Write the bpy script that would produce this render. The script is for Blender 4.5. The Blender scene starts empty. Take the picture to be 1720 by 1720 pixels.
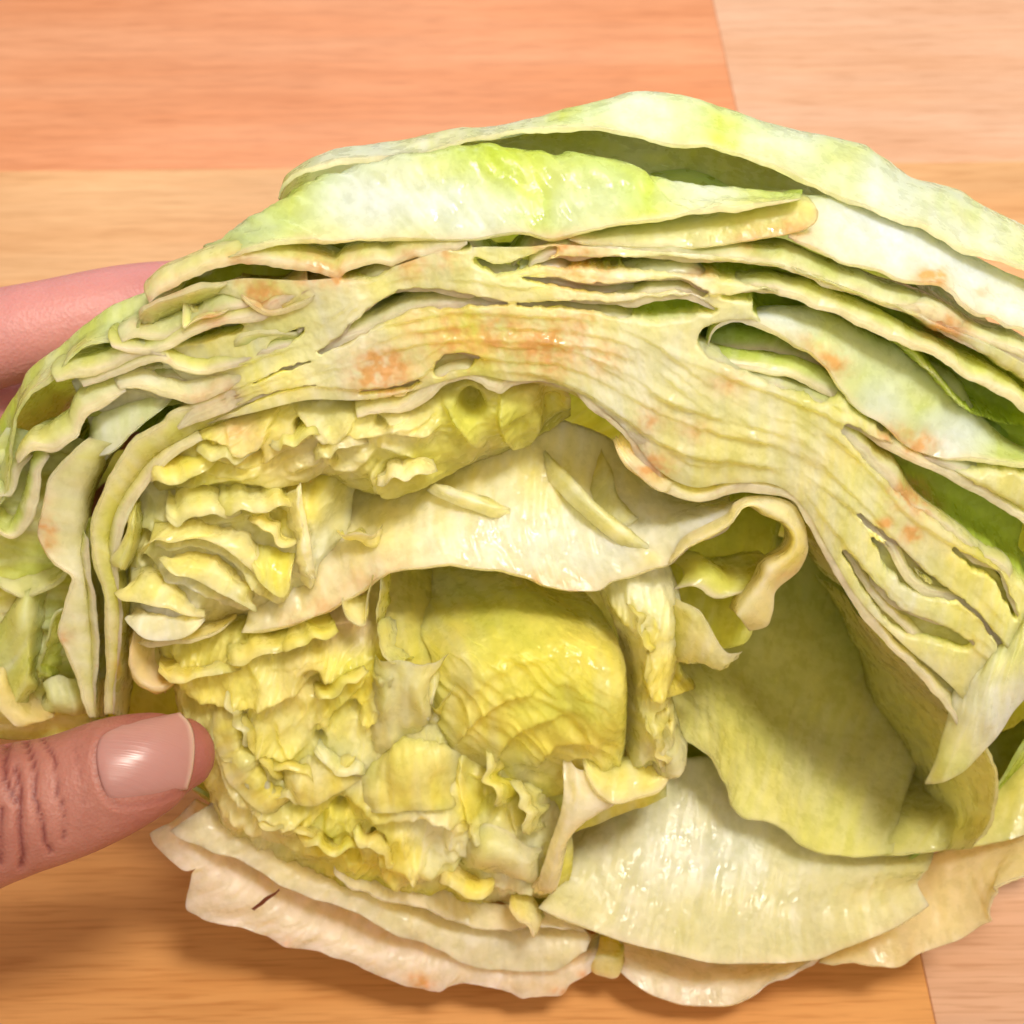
import bpy, bmesh, math
import numpy as np
from mathutils import Vector, Matrix, noise

# ------------------------------------------------------------------ camera, light, exposure
scene = bpy.context.scene
col = scene.collection
PITCH = math.radians(45.0)            # camera looks this far below the horizon
DIST, FPX, HALF = 0.27, 2700.0, 860.0  # metres to the head, focal length and half size in photo pixels
L0 = Vector((0.0, 0.0, 0.118))         # middle of the cut face above the floor
FWD = Vector((0, math.cos(PITCH), -math.sin(PITCH)))
UPV = Vector((0, math.sin(PITCH), math.cos(PITCH)))
RGT = Vector((1, 0, 0))
CAMP = L0 - FWD * DIST
cam_d = bpy.data.cameras.new('camera')
cam = bpy.data.objects.new('camera', cam_d); col.objects.link(cam)
cam.location = CAMP
cam.rotation_euler = (math.pi / 2 - PITCH, 0, 0)
cam_d.sensor_width = 36.0
cam_d.lens = 36.0 * FPX / (2 * HALF)
cam_d.clip_start, cam_d.clip_end = 0.01, 50
cam_d.dof.use_dof = True
cam_d.dof.focus_distance = 0.252
cam_d.dof.aperture_fstop = 40.0
scene.camera = cam

world = bpy.data.worlds.new('World'); scene.world = world; world.use_nodes = True
bg = world.node_tree.nodes['Background']
bg.inputs[0].default_value = (1.0, 0.84, 0.70, 1); bg.inputs[1].default_value = 0.36

def area(name, loc, aim, size, watts, colour):
    d = bpy.data.lights.new(name, 'AREA'); d.shape = 'DISK'; d.size = size; d.energy = watts; d.color = colour
    o = bpy.data.objects.new(name, d); col.objects.link(o); o.location = loc
    o.rotation_euler = (Vector(aim) - Vector(loc)).to_track_quat('-Z', 'Y').to_euler()
    return o
def spot(name, loc, aim, cone, radius, watts, colour):
    d = bpy.data.lights.new(name, 'SPOT'); d.spot_size = math.radians(cone); d.spot_blend = 1.0; d.shadow_soft_size = radius; d.energy = watts; d.color = colour
    o = bpy.data.objects.new(name, d); col.objects.link(o); o.location = loc
    o.rotation_euler = (Vector(aim) - Vector(loc)).to_track_quat('-Z', 'Y').to_euler()
spot('ceiling_lamp', (0.27, -0.27, 1.18), (0.03, 0.33, 0.10), 52, 0.13, 71, (1.0, 0.93, 0.81))
area('room_fill', (0.15, -0.95, 1.0), (0, 0.1, 0.1), 0.6, 3.4, (1.0, 0.88, 0.72))  # added soft front fill, standing in for bounce off walls and ceiling
area('back_sheen_light', (-0.10, 1.05, 0.75), (0, 0.05, 0.12), 0.6, 2.0, (0.80, 0.88, 1.0))  # added cool light from behind, there for the sheen on the leaves

vs = scene.view_settings
vs.view_transform = 'Standard'; vs.look = 'None'; vs.exposure = 0.05; vs.gamma = 1.0
vs.use_curve_mapping = False
scene.render.engine = 'CYCLES'
scene.cycles.max_bounces = 8
scene.cycles.diffuse_bounces = 6
scene.cycles.transmission_bounces = 6
scene.cycles.glossy_bounces = 2
scene.cycles.use_adaptive_sampling = True
scene.cycles.adaptive_threshold = 0.02
scene.cycles.caustics_reflective = False; scene.cycles.caustics_refractive = False

# ------------------------------------------------------------------ frames: photo pixel -> point of the cut face
TAU = math.radians(25.0)               # the cut face leans towards the camera at its top
CT, ST = math.cos(TAU), math.sin(TAU)
CU = np.array([0.0, DIST * ST, DIST * CT])   # camera in the head's own frame (u right, v up, w out of the cut)
def P(pts, w):
    """pixel positions (n,2) and depth w in mm (scalar or n) -> points in the head's frame, metres"""
    p = np.asarray(pts, float); w = np.broadcast_to(np.asarray(w, float), (len(p),)) * 0.001
    dx, dy = (p[:, 0] - HALF) / FPX, -(p[:, 1] - HALF) / FPX
    du, dv, dw = dx, dy * CT - ST, -dy * ST - CT
    k = (w - CU[2]) / dw
    return np.stack([CU[0] + k * du, CU[1] + k * dv, w], 1)
def pix(q):
    d = q - CU
    xc = d[..., 0]; yc = d[..., 1] * CT - d[..., 2] * ST; zc = d[..., 1] * ST + d[..., 2] * CT
    return HALF + FPX * xc / -zc, HALF - FPX * yc / -zc
HEAD_M = Matrix(((1, 0, 0), (0, CT * UPV.y + ST * -FWD.y, CT * -FWD.y - ST * UPV.y), (0, CT * UPV.z + ST * -FWD.z, CT * -FWD.z - ST * UPV.z)))

# ------------------------------------------------------------------ small tools
_rng = np.random.RandomState(7)
_perm = np.concatenate([_rng.permutation(256)] * 2)
_grad = _rng.normal(size=(256, 3)); _grad /= np.linalg.norm(_grad, axis=1)[:, None]
def pn(p):
    """gradient noise, vectorised; p (...,3) -> about -1..1"""
    p = np.asarray(p, float); i = np.floor(p).astype(int); f = p - i
    s = f * f * f * (f * (f * 6 - 15) + 10); i &= 255
    out = 0
    for a in (0, 1):
        for b in (0, 1):
            for c in (0, 1):
                h = _perm[_perm[_perm[(i[..., 0] + a) & 255] + ((i[..., 1] + b) & 255)] + ((i[..., 2] + c) & 255)]
                g = _grad[h]
                d = g[..., 0] * (f[..., 0] - a) + g[..., 1] * (f[..., 1] - b) + g[..., 2] * (f[..., 2] - c)
                wt = (s[..., 0] if a else 1 - s[..., 0]) * (s[..., 1] if b else 1 - s[..., 1]) * (s[..., 2] if c else 1 - s[..., 2])
                out = out + wt * d
    return out * 1.6
def fbm(p, o=3):
    p = np.asarray(p, float); v = 0; a = 1
    for k in range(o):
        v = v + a * pn(p + 13.7 * k); p = p * 2.03; a *= 0.5
    return v
def catmull(c, t):
    """c (k,d) control points, t in 0..k-1 -> smooth points"""
    c = np.asarray(c, float); k = len(c)
    if k == 2:
        return c[0] + (c[1] - c[0]) * t[:, None]
    e = np.vstack([2 * c[0] - c[1], c, 2 * c[-1] - c[-2]])
    i = np.clip(np.floor(t).astype(int), 0, k - 2); f = (t - i)[:, None]
    a, b, d, g = e[i], e[i + 1], e[i + 2], e[i + 3]
    return 0.5 * (2 * b + (d - a) * f + (2 * a - 5 * b + 4 * d - g) * f ** 2 + (3 * b - a - 3 * d + g) * f ** 3)
def resample(pts, n):
    pts = np.asarray(pts, float)
    fine = catmull(pts, np.linspace(0, len(pts) - 1, 30 * len(pts)))
    d = np.concatenate([[0], np.cumsum(np.linalg.norm(np.diff(fine[:, :2], axis=0), axis=1))])
    s = np.linspace(0, d[-1], n)
    return np.stack([np.interp(s, d, fine[:, j]) for j in range(fine.shape[1])], 1), d[-1]
def tile(cx, cy, *z):
    return [(430 * cx + a / 4, 430 * cy + b / 4) for a, b in z]

def mesh_obj(name, verts, faces, mat, parent=None, smooth=True):
    me = bpy.data.meshes.new(name)
    me.from_pydata([tuple(v) for v in verts], [], faces); me.update()
    if smooth: me.polygons.foreach_set('use_smooth', [True] * len(me.polygons))
    o = bpy.data.objects.new(name, me); col.objects.link(o)
    if mat: me.materials.append(mat)
    o.parent = parent
    return o

# ------------------------------------------------------------------ materials
def mat_new(name):
    m = bpy.data.materials.new(name); m.use_nodes = True
    nt = m.node_tree; b = nt.nodes['Principled BSDF']
    return m, nt, b
def node(nt, typ, **kw):
    n = nt.nodes.new(typ)
    for k, v in kw.items():
        if k in n.inputs: n.inputs[k].default_value = v
        else: setattr(n, k, v)
    return n
def mixrgb(nt, blend, fac, a, b):
    n = nt.nodes.new('ShaderNodeMix'); n.data_type = 'RGBA'; n.blend_type = blend
    for s, v in ((0, fac), (6, a), (7, b)):
        if hasattr(v, 'is_linked') or hasattr(v, 'links'): nt.links.new(v, n.inputs[s])
        else: n.inputs[s].default_value = v
    return n.outputs[2]
def ramp(nt, src, *stops):
    r = nt.nodes.new('ShaderNodeValToRGB'); e = r.color_ramp.elements
    while len(e) < len(stops): e.new(0.5)
    for k, (p, c) in enumerate(stops):
        e[k].position = p; e[k].color = c if len(c) == 4 else (*c, 1)
    nt.links.new(src, r.inputs[0]); return r.outputs[0]

def leaf_material():
    m, nt, b = mat_new('lettuce_leaf'); lk = nt.links.new
    tc = node(nt, 'ShaderNodeTexCoord')
    at = node(nt, 'ShaderNodeAttribute', attribute_name='leaf_colour')
    n1 = node(nt, 'ShaderNodeTexNoise', Scale=260.0, Detail=3.0, Roughness=0.6); lk(tc.outputs['Object'], n1.inputs['Vector'])
    v1 = ramp(nt, n1.outputs['Fac'], (0.3, (0.88, 0.89, 0.80)), (0.7, (1.05, 1.05, 1.08)))
    c = mixrgb(nt, 'MULTIPLY', 1.0, at.outputs['Color'], v1)
    lk(c, b.inputs['Base Color'])
    rr = ramp(nt, n1.outputs['Fac'], (0.3, (0.14,) * 3), (0.7, (0.46,) * 3)); lk(rr, b.inputs['Roughness'])
    b.inputs['Specular IOR Level'].default_value = 0.38
    b1 = node(nt, 'ShaderNodeBump', Strength=0.4, Distance=0.0010); lk(n1.outputs['Fac'], b1.inputs['Height'])
    lk(b1.outputs[0], b.inputs['Normal'])
    b.inputs['Subsurface Weight'].default_value = 0.9; b.subsurface_method = 'BURLEY'
    b.inputs['Subsurface Radius'].default_value = (1.0, 0.90, 0.36); b.inputs['Subsurface Scale'].default_value = 0.0055
    # light comes through the thin leaf
    tl = node(nt, 'ShaderNodeBsdfTranslucent')
    gm = node(nt, 'ShaderNodeGamma', Gamma=1.15); lk(c, gm.inputs['Color'])
    bc = node(nt, 'ShaderNodeBrightContrast', Bright=0.12); lk(gm.outputs[0], bc.inputs['Color']); lk(bc.outputs[0], tl.inputs['Color'])
    mx = node(nt, 'ShaderNodeMixShader'); mx.inputs[0].default_value = 0.22
    out = nt.nodes['Material Output']; lk(b.outputs[0], mx.inputs[1]); lk(tl.outputs[0], mx.inputs[2]); lk(mx.outputs[0], out.inputs['Surface'])
    return m
LEAF = leaf_material()

# ------------------------------------------------------------------ the floor: laminate planks
floor = bpy.data.objects.new('floor', None); col.objects.link(floor); floor['kind'] = 'structure'
def wood(name, light, dark, seed):
    m, nt, b = mat_new(name); lk = nt.links.new
    tc = node(nt, 'ShaderNodeTexCoord')
    mp = node(nt, 'ShaderNodeMapping'); mp.inputs['Location'].default_value = (seed * 1.7, seed * 0.9, 0)
    mp.inputs['Scale'].default_value = (4.0, 34.0, 1.0); lk(tc.outputs['Object'], mp.inputs['Vector'])
    mp2 = node(nt, 'ShaderNodeMapping'); mp2.inputs['Location'].default_value = (seed * 2.7, seed, 0)
    mp2.inputs['Scale'].default_value = (16.0, 260.0, 1.0); lk(tc.outputs['Object'], mp2.inputs['Vector'])
    n1 = node(nt, 'ShaderNodeTexNoise', Scale=1.0, Detail=4.0, Roughness=0.55, Distortion=0.4); lk(mp.outputs[0], n1.inputs['Vector'])
    n2 = node(nt, 'ShaderNodeTexNoise', Scale=1.0, Detail=3.0, Roughness=0.6); lk(mp2.outputs[0], n2.inputs['Vector'])
    n3 = node(nt, 'ShaderNodeTexNoise', Scale=9.0, Detail=2.0); lk(tc.outputs['Object'], n3.inputs['Vector'])
    c = mixrgb(nt, 'MIX', ramp(nt, n1.outputs['Fac'], (0.35, (0,) * 3), (0.68, (1,) * 3)), (*light, 1), (*dark, 1))
    c = mixrgb(nt, 'MULTIPLY', 1.0, c, ramp(nt, n2.outputs['Fac'], (0.3, (0.92, 0.88, 0.84)), (0.6, (1.04, 1.04, 1.04))))
    mp4 = node(nt, 'ShaderNodeMapping'); mp4.inputs['Scale'].default_value = (60.0, 1100.0, 1.0); lk(tc.outputs['Object'], mp4.inputs['Vector'])
    n4 = node(nt, 'ShaderNodeTexNoise', Scale=1.0, Detail=2.0); lk(mp4.outputs[0], n4.inputs['Vector'])
    c = mixrgb(nt, 'MULTIPLY', 1.0, c, ramp(nt, n4.outputs['Fac'], (0.32, (0.86, 0.80, 0.74)), (0.5, (1.01, 1.01, 1.01))))
    c = mixrgb(nt, 'MULTIPLY', 1.0, c, ramp(nt, n3.outputs['Fac'], (0.3, (0.9, 0.88, 0.85)), (0.7, (1.05, 1.05, 1.05))))
    lk(c, b.inputs['Base Color'])
    b.inputs['Roughness'].default_value = 0.42; b.inputs['Specular IOR Level'].default_value = 0.3
    return m
def floor_pt(px, py):
    d = FWD + RGT * ((px - HALF) / FPX) + UPV * (-(py - HALF) / FPX)
    return CAMP + d * (-CAMP.z / d.z)
a0, a1 = floor_pt(0, 287), floor_pt(1720, 271)          # the long joint behind the head
s0, s1 = floor_pt(1225, 0), floor_pt(1570, 1720)         # the cross joint
row_y = (a0.y + a1.y) / 2; ang = math.atan2(a1.y - a0.y, a1.x - a0.x)
seam_x = (s0.x + s1.x) / 2
PW, PL = 0.19, 1.25
W1 = wood('beech_orange', (0.79, 0.375, 0.205), (0.72, 0.29, 0.13), 1)
W2 = wood('beech_pale', (0.79, 0.51, 0.365), (0.74, 0.42, 0.26), 2)
W3 = wood('beech_yellow', (0.77, 0.48, 0.255), (0.73, 0.40, 0.185), 3)
W4 = wood('beech_amber', (0.80, 0.41, 0.15), (0.74, 0.34, 0.105), 4)
planks = [(1, seam_x - PL, 0, W1), (1, seam_x, 0, W2), (0, seam_x - PL * 0.55, 0, W3), (0, seam_x + PL * 0.45, 0, W2), (0, seam_x - PL * 1.55, 0, W1),
          (-1, seam_x - PL, 0, W4), (-1, seam_x, 0, W2), (2, seam_x - PL * .4, 0, W2), (2, seam_x - PL * 1.4, 0, W3), (2, seam_x + PL * .6, 0, W1),
          (-2, seam_x - PL * .5, 0, W2), (-2, seam_x - PL * 1.5, 0, W1), (-2, seam_x + PL * .5, 0, W3)]
bmp = bmesh.new(); bmesh.ops.create_cube(bmp, size=1.0)
for v in bmp.verts: v.co = Vector(((v.co.x + .5) * (PL - 0.0001), (v.co.y + .5) * (PW - 0.0001), v.co.z * 0.008 - 0.004))
bmesh.ops.bevel(bmp, geom=[e for e in bmp.edges if all(v.co.z > -0.001 for v in e.verts)], offset=0.0002, segments=1, affect='EDGES')
pm = bpy.data.meshes.new('plank'); bmp.to_mesh(pm); bmp.free()
floor.rotation_euler = (0, 0, ang)
R = Matrix.Rotation(-ang, 3, 'Z')
for r, x, _, m in planks:
    me = pm.copy(); me.materials.append(m)
    o = bpy.data.objects.new('plank', me); col.objects.link(o); o.parent = floor
    o.location = (x, row_y + (r - 1) * PW, 0)

# ------------------------------------------------------------------ the lettuce: every leaf a swept sheet with a cut rim
head = bpy.data.objects.new('lettuce', None); col.objects.link(head)
head.location = L0; head.rotation_euler = HEAD_M.to_euler()
head['label'] = 'halved iceberg lettuce, cut face towards us, edges browning, gripped by a hand'
head['category'] = 'lettuce'
AXIS = P([(820, 1230)], 0)[0]

CREAM = np.array([0.90, 0.82, 0.46]); YEL = np.array([0.87, 0.77, 0.15]); GRN = np.array([0.48, 0.67, 0.06]); COOL = np.array([0.76, 0.82, 0.85])  # COOL: bluish white leaf, plus the sheen painted onto the top leaves
WHT = np.array([0.89, 0.89, 0.78]); BRN = np.array([0.80, 0.44, 0.14]); PINK = np.array([0.89, 0.71, 0.53])
# oxidised places on the cut edges: pixel, radius, strength
SPOTS = [(445, 495, 34, 1.0), (520, 452, 40, .8), (565, 462, 22, 1.0), (400, 452, 40, .5), (640, 622, 52, 1.0), (668, 618, 24, .8), (760, 560, 70, .55),
         (840, 560, 60, .6), (920, 580, 70, .75), (980, 545, 30, .6), (560, 440, 60, .4), (690, 437, 40, .5), (750, 432, 30, .4), (950, 415, 28, .8), (975, 450, 60, .55),
         (905, 405, 30, .4), (1330, 380, 45, .7), (1260, 395, 40, .4), (1180, 465, 30, .5), (1590, 545, 40, .9), (1570, 462, 30, .9), (1650, 488, 16, .9),
         (1405, 605, 32, 1.0), (1370, 580, 40, .4), (1545, 745, 34, .9), (1500, 735, 34, .5), (1525, 830, 32, 1.0), (1550, 850, 26, .7), (1530, 898, 20, .9), (1488, 880, 14, .8),
         (1095, 785, 34, .9), (1070, 760, 26, .6), (1090, 705, 30, .4), (1165, 725, 30, .35), (1010, 600, 40, .4), (1220, 645, 30, .35), (80, 885, 26, .9), (72, 915, 24, .8), (105, 1070, 22, .5),
         (265, 495, 34, .6), (300, 485, 30, .5), (235, 535, 26, .4), (355, 535, 22, .7), (395, 725, 26, .7), (375, 655, 30, .5), (340, 668, 24, .5), (545, 1030, 60, .45), (500, 1050, 40, .4),
         (910, 985, 40, .5), (960, 985, 36, .4), (230, 1120, 40, .6), (270, 1140, 40, .6), (870, 1510, 40, .6), (480, 1592, 20, .6), (705, 1650, 24, .8), (985, 1637, 12, .9), (940, 1668, 16, .8),
         (540, 1060, 60, .3), (1310, 950, 50, .25), (1290, 1120, 60, .25), (620, 975, 60, .35), (60, 840, 30, .3), (640, 960, 50, .4)]
TALLY = [0]
def leaf(rows, ws=(0,), D=22, c=0.32, th=1.2, amp=0.8, wl=9.0, g=0.5, wh=0.25, rim=1.0, brown=1.0, jit=0.35, n=None, m=26, seed=None,
         name='leaf', stretch=3.0, vein=0.25, pink=0.0, flip=None, taper=True, fold=0.0, fang=0.0, lift=0.0, roll=None, out=4.5, hfun=None, tints=(), deepgreen=0.0):
    TALLY[0] += 1
    seed = TALLY[0] * 3.17 if seed is None else seed
    natural = not isinstance(rows[0][0], (tuple, list))
    if natural: rows = [rows]
    length = 0
    grids = []
    if n is None:
        _, px_len = resample(rows[0], 50); n = int(np.clip(px_len / 3.2, 24, 330))
    for k, r in enumerate(rows):
        r = [tuple(q) for q in r]
        w = ws[k] if k < len(ws) else ws[-1]
        a = np.array([(q[0], q[1], q[2] if len(q) > 2 else w) for q in r], float)
        q, px_len = resample(a, n)
        grids.append(P(q[:, :2], q[:, 2])); length = max(length, px_len)
    if natural:
        base = grids[0]; inw = AXIS - base; inw[:, 2] = 0
        inw /= np.linalg.norm(inw, axis=1)[:, None] + 1e-6
        d = D * 0.001
        var = 1 + 0.25 * pn(np.stack([base[:, 0] * 40, base[:, 1] * 40, np.full(n, seed)], 1))[:, None]
        oo = out * 0.001 * (1 + 0.35 * pn(np.stack([base[:, 0] * 90, base[:, 1] * 90, np.full(n, seed + 3)], 1))[:, None])
        for s in (0.16, 0.34, 0.6, 1.0):
            grids.append(base + np.array([0, 0, -1.0]) * d * s ** 1.35 * var + inw * (d * c * s * s * var - oo * (1 - math.exp(-3.2 * s))))
    k = len(grids)
    t = np.linspace(0, 1, m) ** (1.45 if m < 60 else 1.0)
    G = np.stack(grids)                                             # k,n,3
    S = catmull(G.reshape(k, -1), t * (k - 1)).reshape(m, n, 3)
    # normals
    def normals(S):
        dS = np.gradient(S, axis=1); dT = np.gradient(S, axis=0)
        N = np.cross(dS, dT); return N / (np.linalg.norm(N, axis=2)[..., None] + 1e-12)
    N = normals(S)
    if flip is None:
        flip = False if natural else bool((N * (CU - S)).sum() > 0)
    if flip: N = -N
    # ruffles run from the rim into the leaf; fine jitter on the rim itself
    arc = np.concatenate([np.zeros((m, 1)), np.cumsum(np.linalg.norm(np.diff(S, axis=1), axis=2), axis=1)], 1) * 1000
    dep = np.concatenate([np.zeros((1, n)), np.cumsum(np.linalg.norm(np.diff(S, axis=0), axis=2), axis=0)], 0) * 1000
    arc_m = np.broadcast_to(arc.mean(0), arc.shape)
    A = np.stack([arc_m / wl, dep / (wl * stretch), np.full_like(dep, seed)], 2)
    f = fbm(A, 3)
    f = np.sign(f) * np.abs(f) ** 0.85
    disp = amp * f * (0.35 + 0.65 * np.clip(dep / 6, 0, 1))
    if fold:
        ca, sa = math.cos(fang), math.sin(fang)
        xx = arc_m * ca + dep * sa; yy = -arc_m * sa + dep * ca
        q = fbm(np.stack([xx / 4.2, yy / 14.0, np.full_like(dep, seed + 5)], 2), 3)
        disp = disp + fold * (0.5 - np.abs(q)) * np.clip(dep / 2 + .2, 0, 1)
    fine = pn(np.stack([arc_m / 4.2, dep / 6.0, np.full_like(dep, seed + 9)], 2)) + 0.45 * pn(np.stack([arc_m / 1.5, dep / 4.0, np.full_like(dep, seed + 2)], 2))
    S = S + N * (disp * 0.001)[..., None]
    if hfun is not None:
        hx, hy = pix(S); S[..., 2] += hfun(hx, hy, S) * 0.001
    if roll is None: roll = 0.0 if natural or length > 420 else 4.5
    if roll:                                                          # borders of a small leaf sink into the mass behind it
        ss = np.linspace(0, 1, n)[None, :] * np.ones((m, 1)); tt = t[:, None] * np.ones((1, n))
        bd = np.minimum(np.minimum(ss, 1 - ss), (np.minimum(1 - tt, tt) if hfun is not None else 1 - tt) * 0.8) + 0.05 * pn(np.stack([ss * 5, tt * 5, np.full_like(ss, seed)], 2))
        q = np.clip(1 - bd / 0.26, 0, 1.2)
        S[..., 2] -= roll * 0.001 * q ** 2
    Ns = normals(S); Ns = -Ns if flip else Ns
    # the knife went straight through: at the rim the thickness lies in the cut
    kr = 9                                                            # smooth along the rim
    pad = np.concatenate([Ns[:, :1]] * kr + [Ns] + [Ns[:, -1:]] * kr, 1)
    cs = np.cumsum(np.concatenate([np.zeros((m, 1, 3)), pad], 1), 1)
    Ns = cs[:, 2 * kr + 1:] - cs[:, :-(2 * kr + 1)]
    if natural:
        Ns[..., 2] *= (1 - np.exp(-dep / 3.0))
    N2 = Ns / (np.linalg.norm(Ns, axis=2)[..., None] + 1e-12)
    small = jit * 0.75 * fine * np.exp(-dep / 1.6) + 0.10 * pn(np.stack([arc_m / 1.3, dep / 1.3, np.full_like(dep, seed + 4)], 2)) * np.clip(dep / 2, 0, 1)
    S = S + N2 * (small * 0.001)[..., None]
    edge_w = pn(np.stack([arc_m / 5.0, np.zeros_like(dep), np.full_like(dep, seed + 31)], 2))
    S[..., 2] += (jit * 0.8 * edge_w * np.exp(-dep / 2.0)) * 0.001
    sn = np.linspace(0, 1, n)[None, :]
    tk = (0.45 if natural else .5) * th * (1 + 0.8 * pn(np.stack([arc_m / 9.0, np.zeros_like(dep), np.full_like(dep, seed + 17)], 2)) + .15 * fine)
    tk = np.clip(tk, 0.18 * th, None) * (0.4 + 0.6 * np.exp(-dep / 5.0))
    if taper: tk = tk * np.clip(np.minimum(sn, 1 - sn) * (arc[0, -1]) / 5.0 + 0.12, 0, 1)
    B = S + N2 * (tk * 0.001)[..., None]
    up = np.array(HEAD_M)[2]                                           # nothing sinks through the floor
    for Q in (S, B):
        dz = np.clip(0.0025 - (L0.z + Q @ up), 0, None); Q += dz[..., None] * up
    # leaf colour
    def leaf_colour(S, front):
        px, py = pix(S)
        blot = fbm(S * 75 + seed, 3)
        vn = fbm(np.stack([arc_m / 3.2, dep / 26.0, np.full_like(dep, seed + 40)], 2), 3)
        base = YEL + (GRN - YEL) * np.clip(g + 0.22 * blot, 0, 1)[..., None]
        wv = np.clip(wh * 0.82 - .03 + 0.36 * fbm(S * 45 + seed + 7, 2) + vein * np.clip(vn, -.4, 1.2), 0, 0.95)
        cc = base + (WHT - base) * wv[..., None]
        cc = cc + (PINK - cc) * np.clip(pink * (0.7 + 0.5 * blot), 0, 1)[..., None]
        for (tx, ty, tr, col_, tw) in tints:
            k_ = tw * np.clip(1.25 - np.hypot((px - tx) / tr, (py - ty) / tr) + 0.35 * blot, 0, 1) ** 0.7
            cc = cc + (col_ - cc) * np.clip(k_, 0, 1)[..., None]
        if deepgreen:
            gd = np.clip(hfun.last / 4.0 - .15, 0, 1)[..., None] * deepgreen
            cc = cc + (YEL + (GRN - YEL) * 0.85 - cc) * gd
        rf = np.clip(rim * (1.0 if natural else .7) * (0.6 * np.exp(-(dep / 1.0) ** 2) + 0.4 * np.exp(-dep / 3.0)), 0, 1)[..., None]
        rc = CREAM + (PINK - CREAM) * np.clip(0.35 + 0.8 * fbm(S * 120 + seed, 2), 0, 1)[..., None] * 0.3 + (WHT - CREAM) * (wh * 0.3)
        cc = cc + (rc - cc) * rf
        if brown:
            bf = 0
            rough = fbm(S * 260 + seed, 3)
            for (x, y, r, s) in SPOTS:
                d2 = ((px - x) / r) ** 2 + ((py - y) / (r * 0.75)) ** 2
                bf = np.maximum(bf, s * np.exp(-d2 * 1.1))
            rough = rough + 0.8 * fbm(S * 700 + seed, 2)
            bf = np.clip(1.3 * bf * (0.62 + 0.65 * rough) * brown, 0, 0.92) * (1.0 if hfun is not None else np.exp(-np.clip(dep - 2.5, 0, None) / 3.0))
            speck = np.clip(pn(S * 900 + seed) - 0.52, 0, 1) * 2.2 * np.exp(-dep / 1.5) * brown
            cc = cc + (BRN - cc) * np.clip(bf + speck * .4, 0, 0.92)[..., None]
        return np.clip(cc, 0.02, 0.93)
    cS, cB = leaf_colour(S, True), leaf_colour(B, False)
    # the cut rim itself: several rows of torn wet tissue between the two skins
    RN = 3 if th < 1.3 else (5 if th < 3 else 8)
    rows_v, rows_c = [], []
    for q in range(0, RN + 1):
        e = q / RN
        lam = fbm(np.stack([arc_m[0] / 7.0, np.full(n, e * th * 1.3), np.full(n, seed + 60)], 1), 3)
        grit = pn(np.stack([arc_m[0] / 0.8, np.full(n, e * th * 2.2), np.full(n, seed + 70)], 1))
        v = S[0] * (1 - e) + B[0] * e
        out = np.cross(np.gradient(S[0], axis=0), B[0] - S[0]); out /= np.linalg.norm(out, axis=1)[:, None] + 1e-12
        if natural: out = np.array([0, 0, 1.0])
        v = v + out * ((0.13 * min(th, 3.0) * lam * math.sin(math.pi * e) + 0.09 * grit * math.sin(math.pi * e) + 0.12 * min(th, 1.2) * math.sin(math.pi * e)) * 0.001 * tk[0] / th)[:, None] if natural else v
        rows_v.append(v)
        cc = cS[0] * (1 - e) + cB[0] * e
        cc = cc * (1 + 0.10 * np.clip(lam, -1, 1)[:, None] * np.array([0.6, 1.0, 1.5]) + 0.06 * grit[:, None])
        rows_c.append(np.clip(cc, .02, .93))
    V = np.concatenate([S.reshape(-1, 3), B.reshape(-1, 3)] + rows_v); C = np.concatenate([cS.reshape(-1, 3), cB.reshape(-1, 3)] + rows_c)
    idx = np.arange(m * n).reshape(m, n); o2 = m * n
    a, b, cq, dq = idx[:-1, :-1].ravel(), idx[:-1, 1:].ravel(), idx[1:, 1:].ravel(), idx[1:, :-1].ravel()
    F = [np.stack([a, b, cq, dq], 1), np.stack([dq, cq, b, a], 1) + o2]
    chain = [2 * o2 + q * n + np.arange(n) for q in range(RN + 1)]
    for lo, hi in zip(chain[:-1], chain[1:]):
        F.append(np.stack([lo[1:], lo[:-1], hi[:-1], hi[1:]], 1))
    for e in (idx[-1][::-1], idx[:, 0][::-1], idx[:, -1]):
        F.append(np.stack([e[1:], e[:-1], e[:-1] + o2, e[1:] + o2], 1))
    F = np.concatenate(F)
    tri = V[F]
    vol = np.einsum('ij,ij->i', tri[:, 0] - V[0], np.cross(tri[:, 1] - V[0], tri[:, 2] - V[0])).sum() + np.einsum('ij,ij->i', tri[:, 0] - V[0], np.cross(tri[:, 2] - V[0], tri[:, 3] - V[0])).sum()
    if vol < 0: F = F[:, ::-1]
    me = bpy.data.meshes.new(name)
    me.vertices.add(len(V)); me.vertices.foreach_set('co', V.astype(np.float32).ravel())
    me.loops.add(F.size); me.loops.foreach_set('vertex_index', F.astype(np.int32).ravel())
    me.polygons.add(len(F)); me.polygons.foreach_set('loop_start', np.arange(0, F.size, 4, dtype=np.int32))
    me.update(calc_edges=True)
    # outward normals
    at = me.attributes.new('leaf_colour', 'FLOAT_COLOR', 'POINT')
    at.data.foreach_set('color', np.concatenate([C, np.ones((len(C), 1))], 1).astype(np.float32).ravel())
    me.polygons.foreach_set('use_smooth', np.ones(len(F), bool))
    me.materials.append(LEAF)
    o = bpy.data.objects.new(name, me); col.objects.link(o); o.parent = head
    return o

def shift(pts, dx, dy, w=None):
    return [((q[0] + dx, q[1] + dy) if w is None else (q[0] + dx, q[1] + dy, w)) for q in pts]

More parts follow.
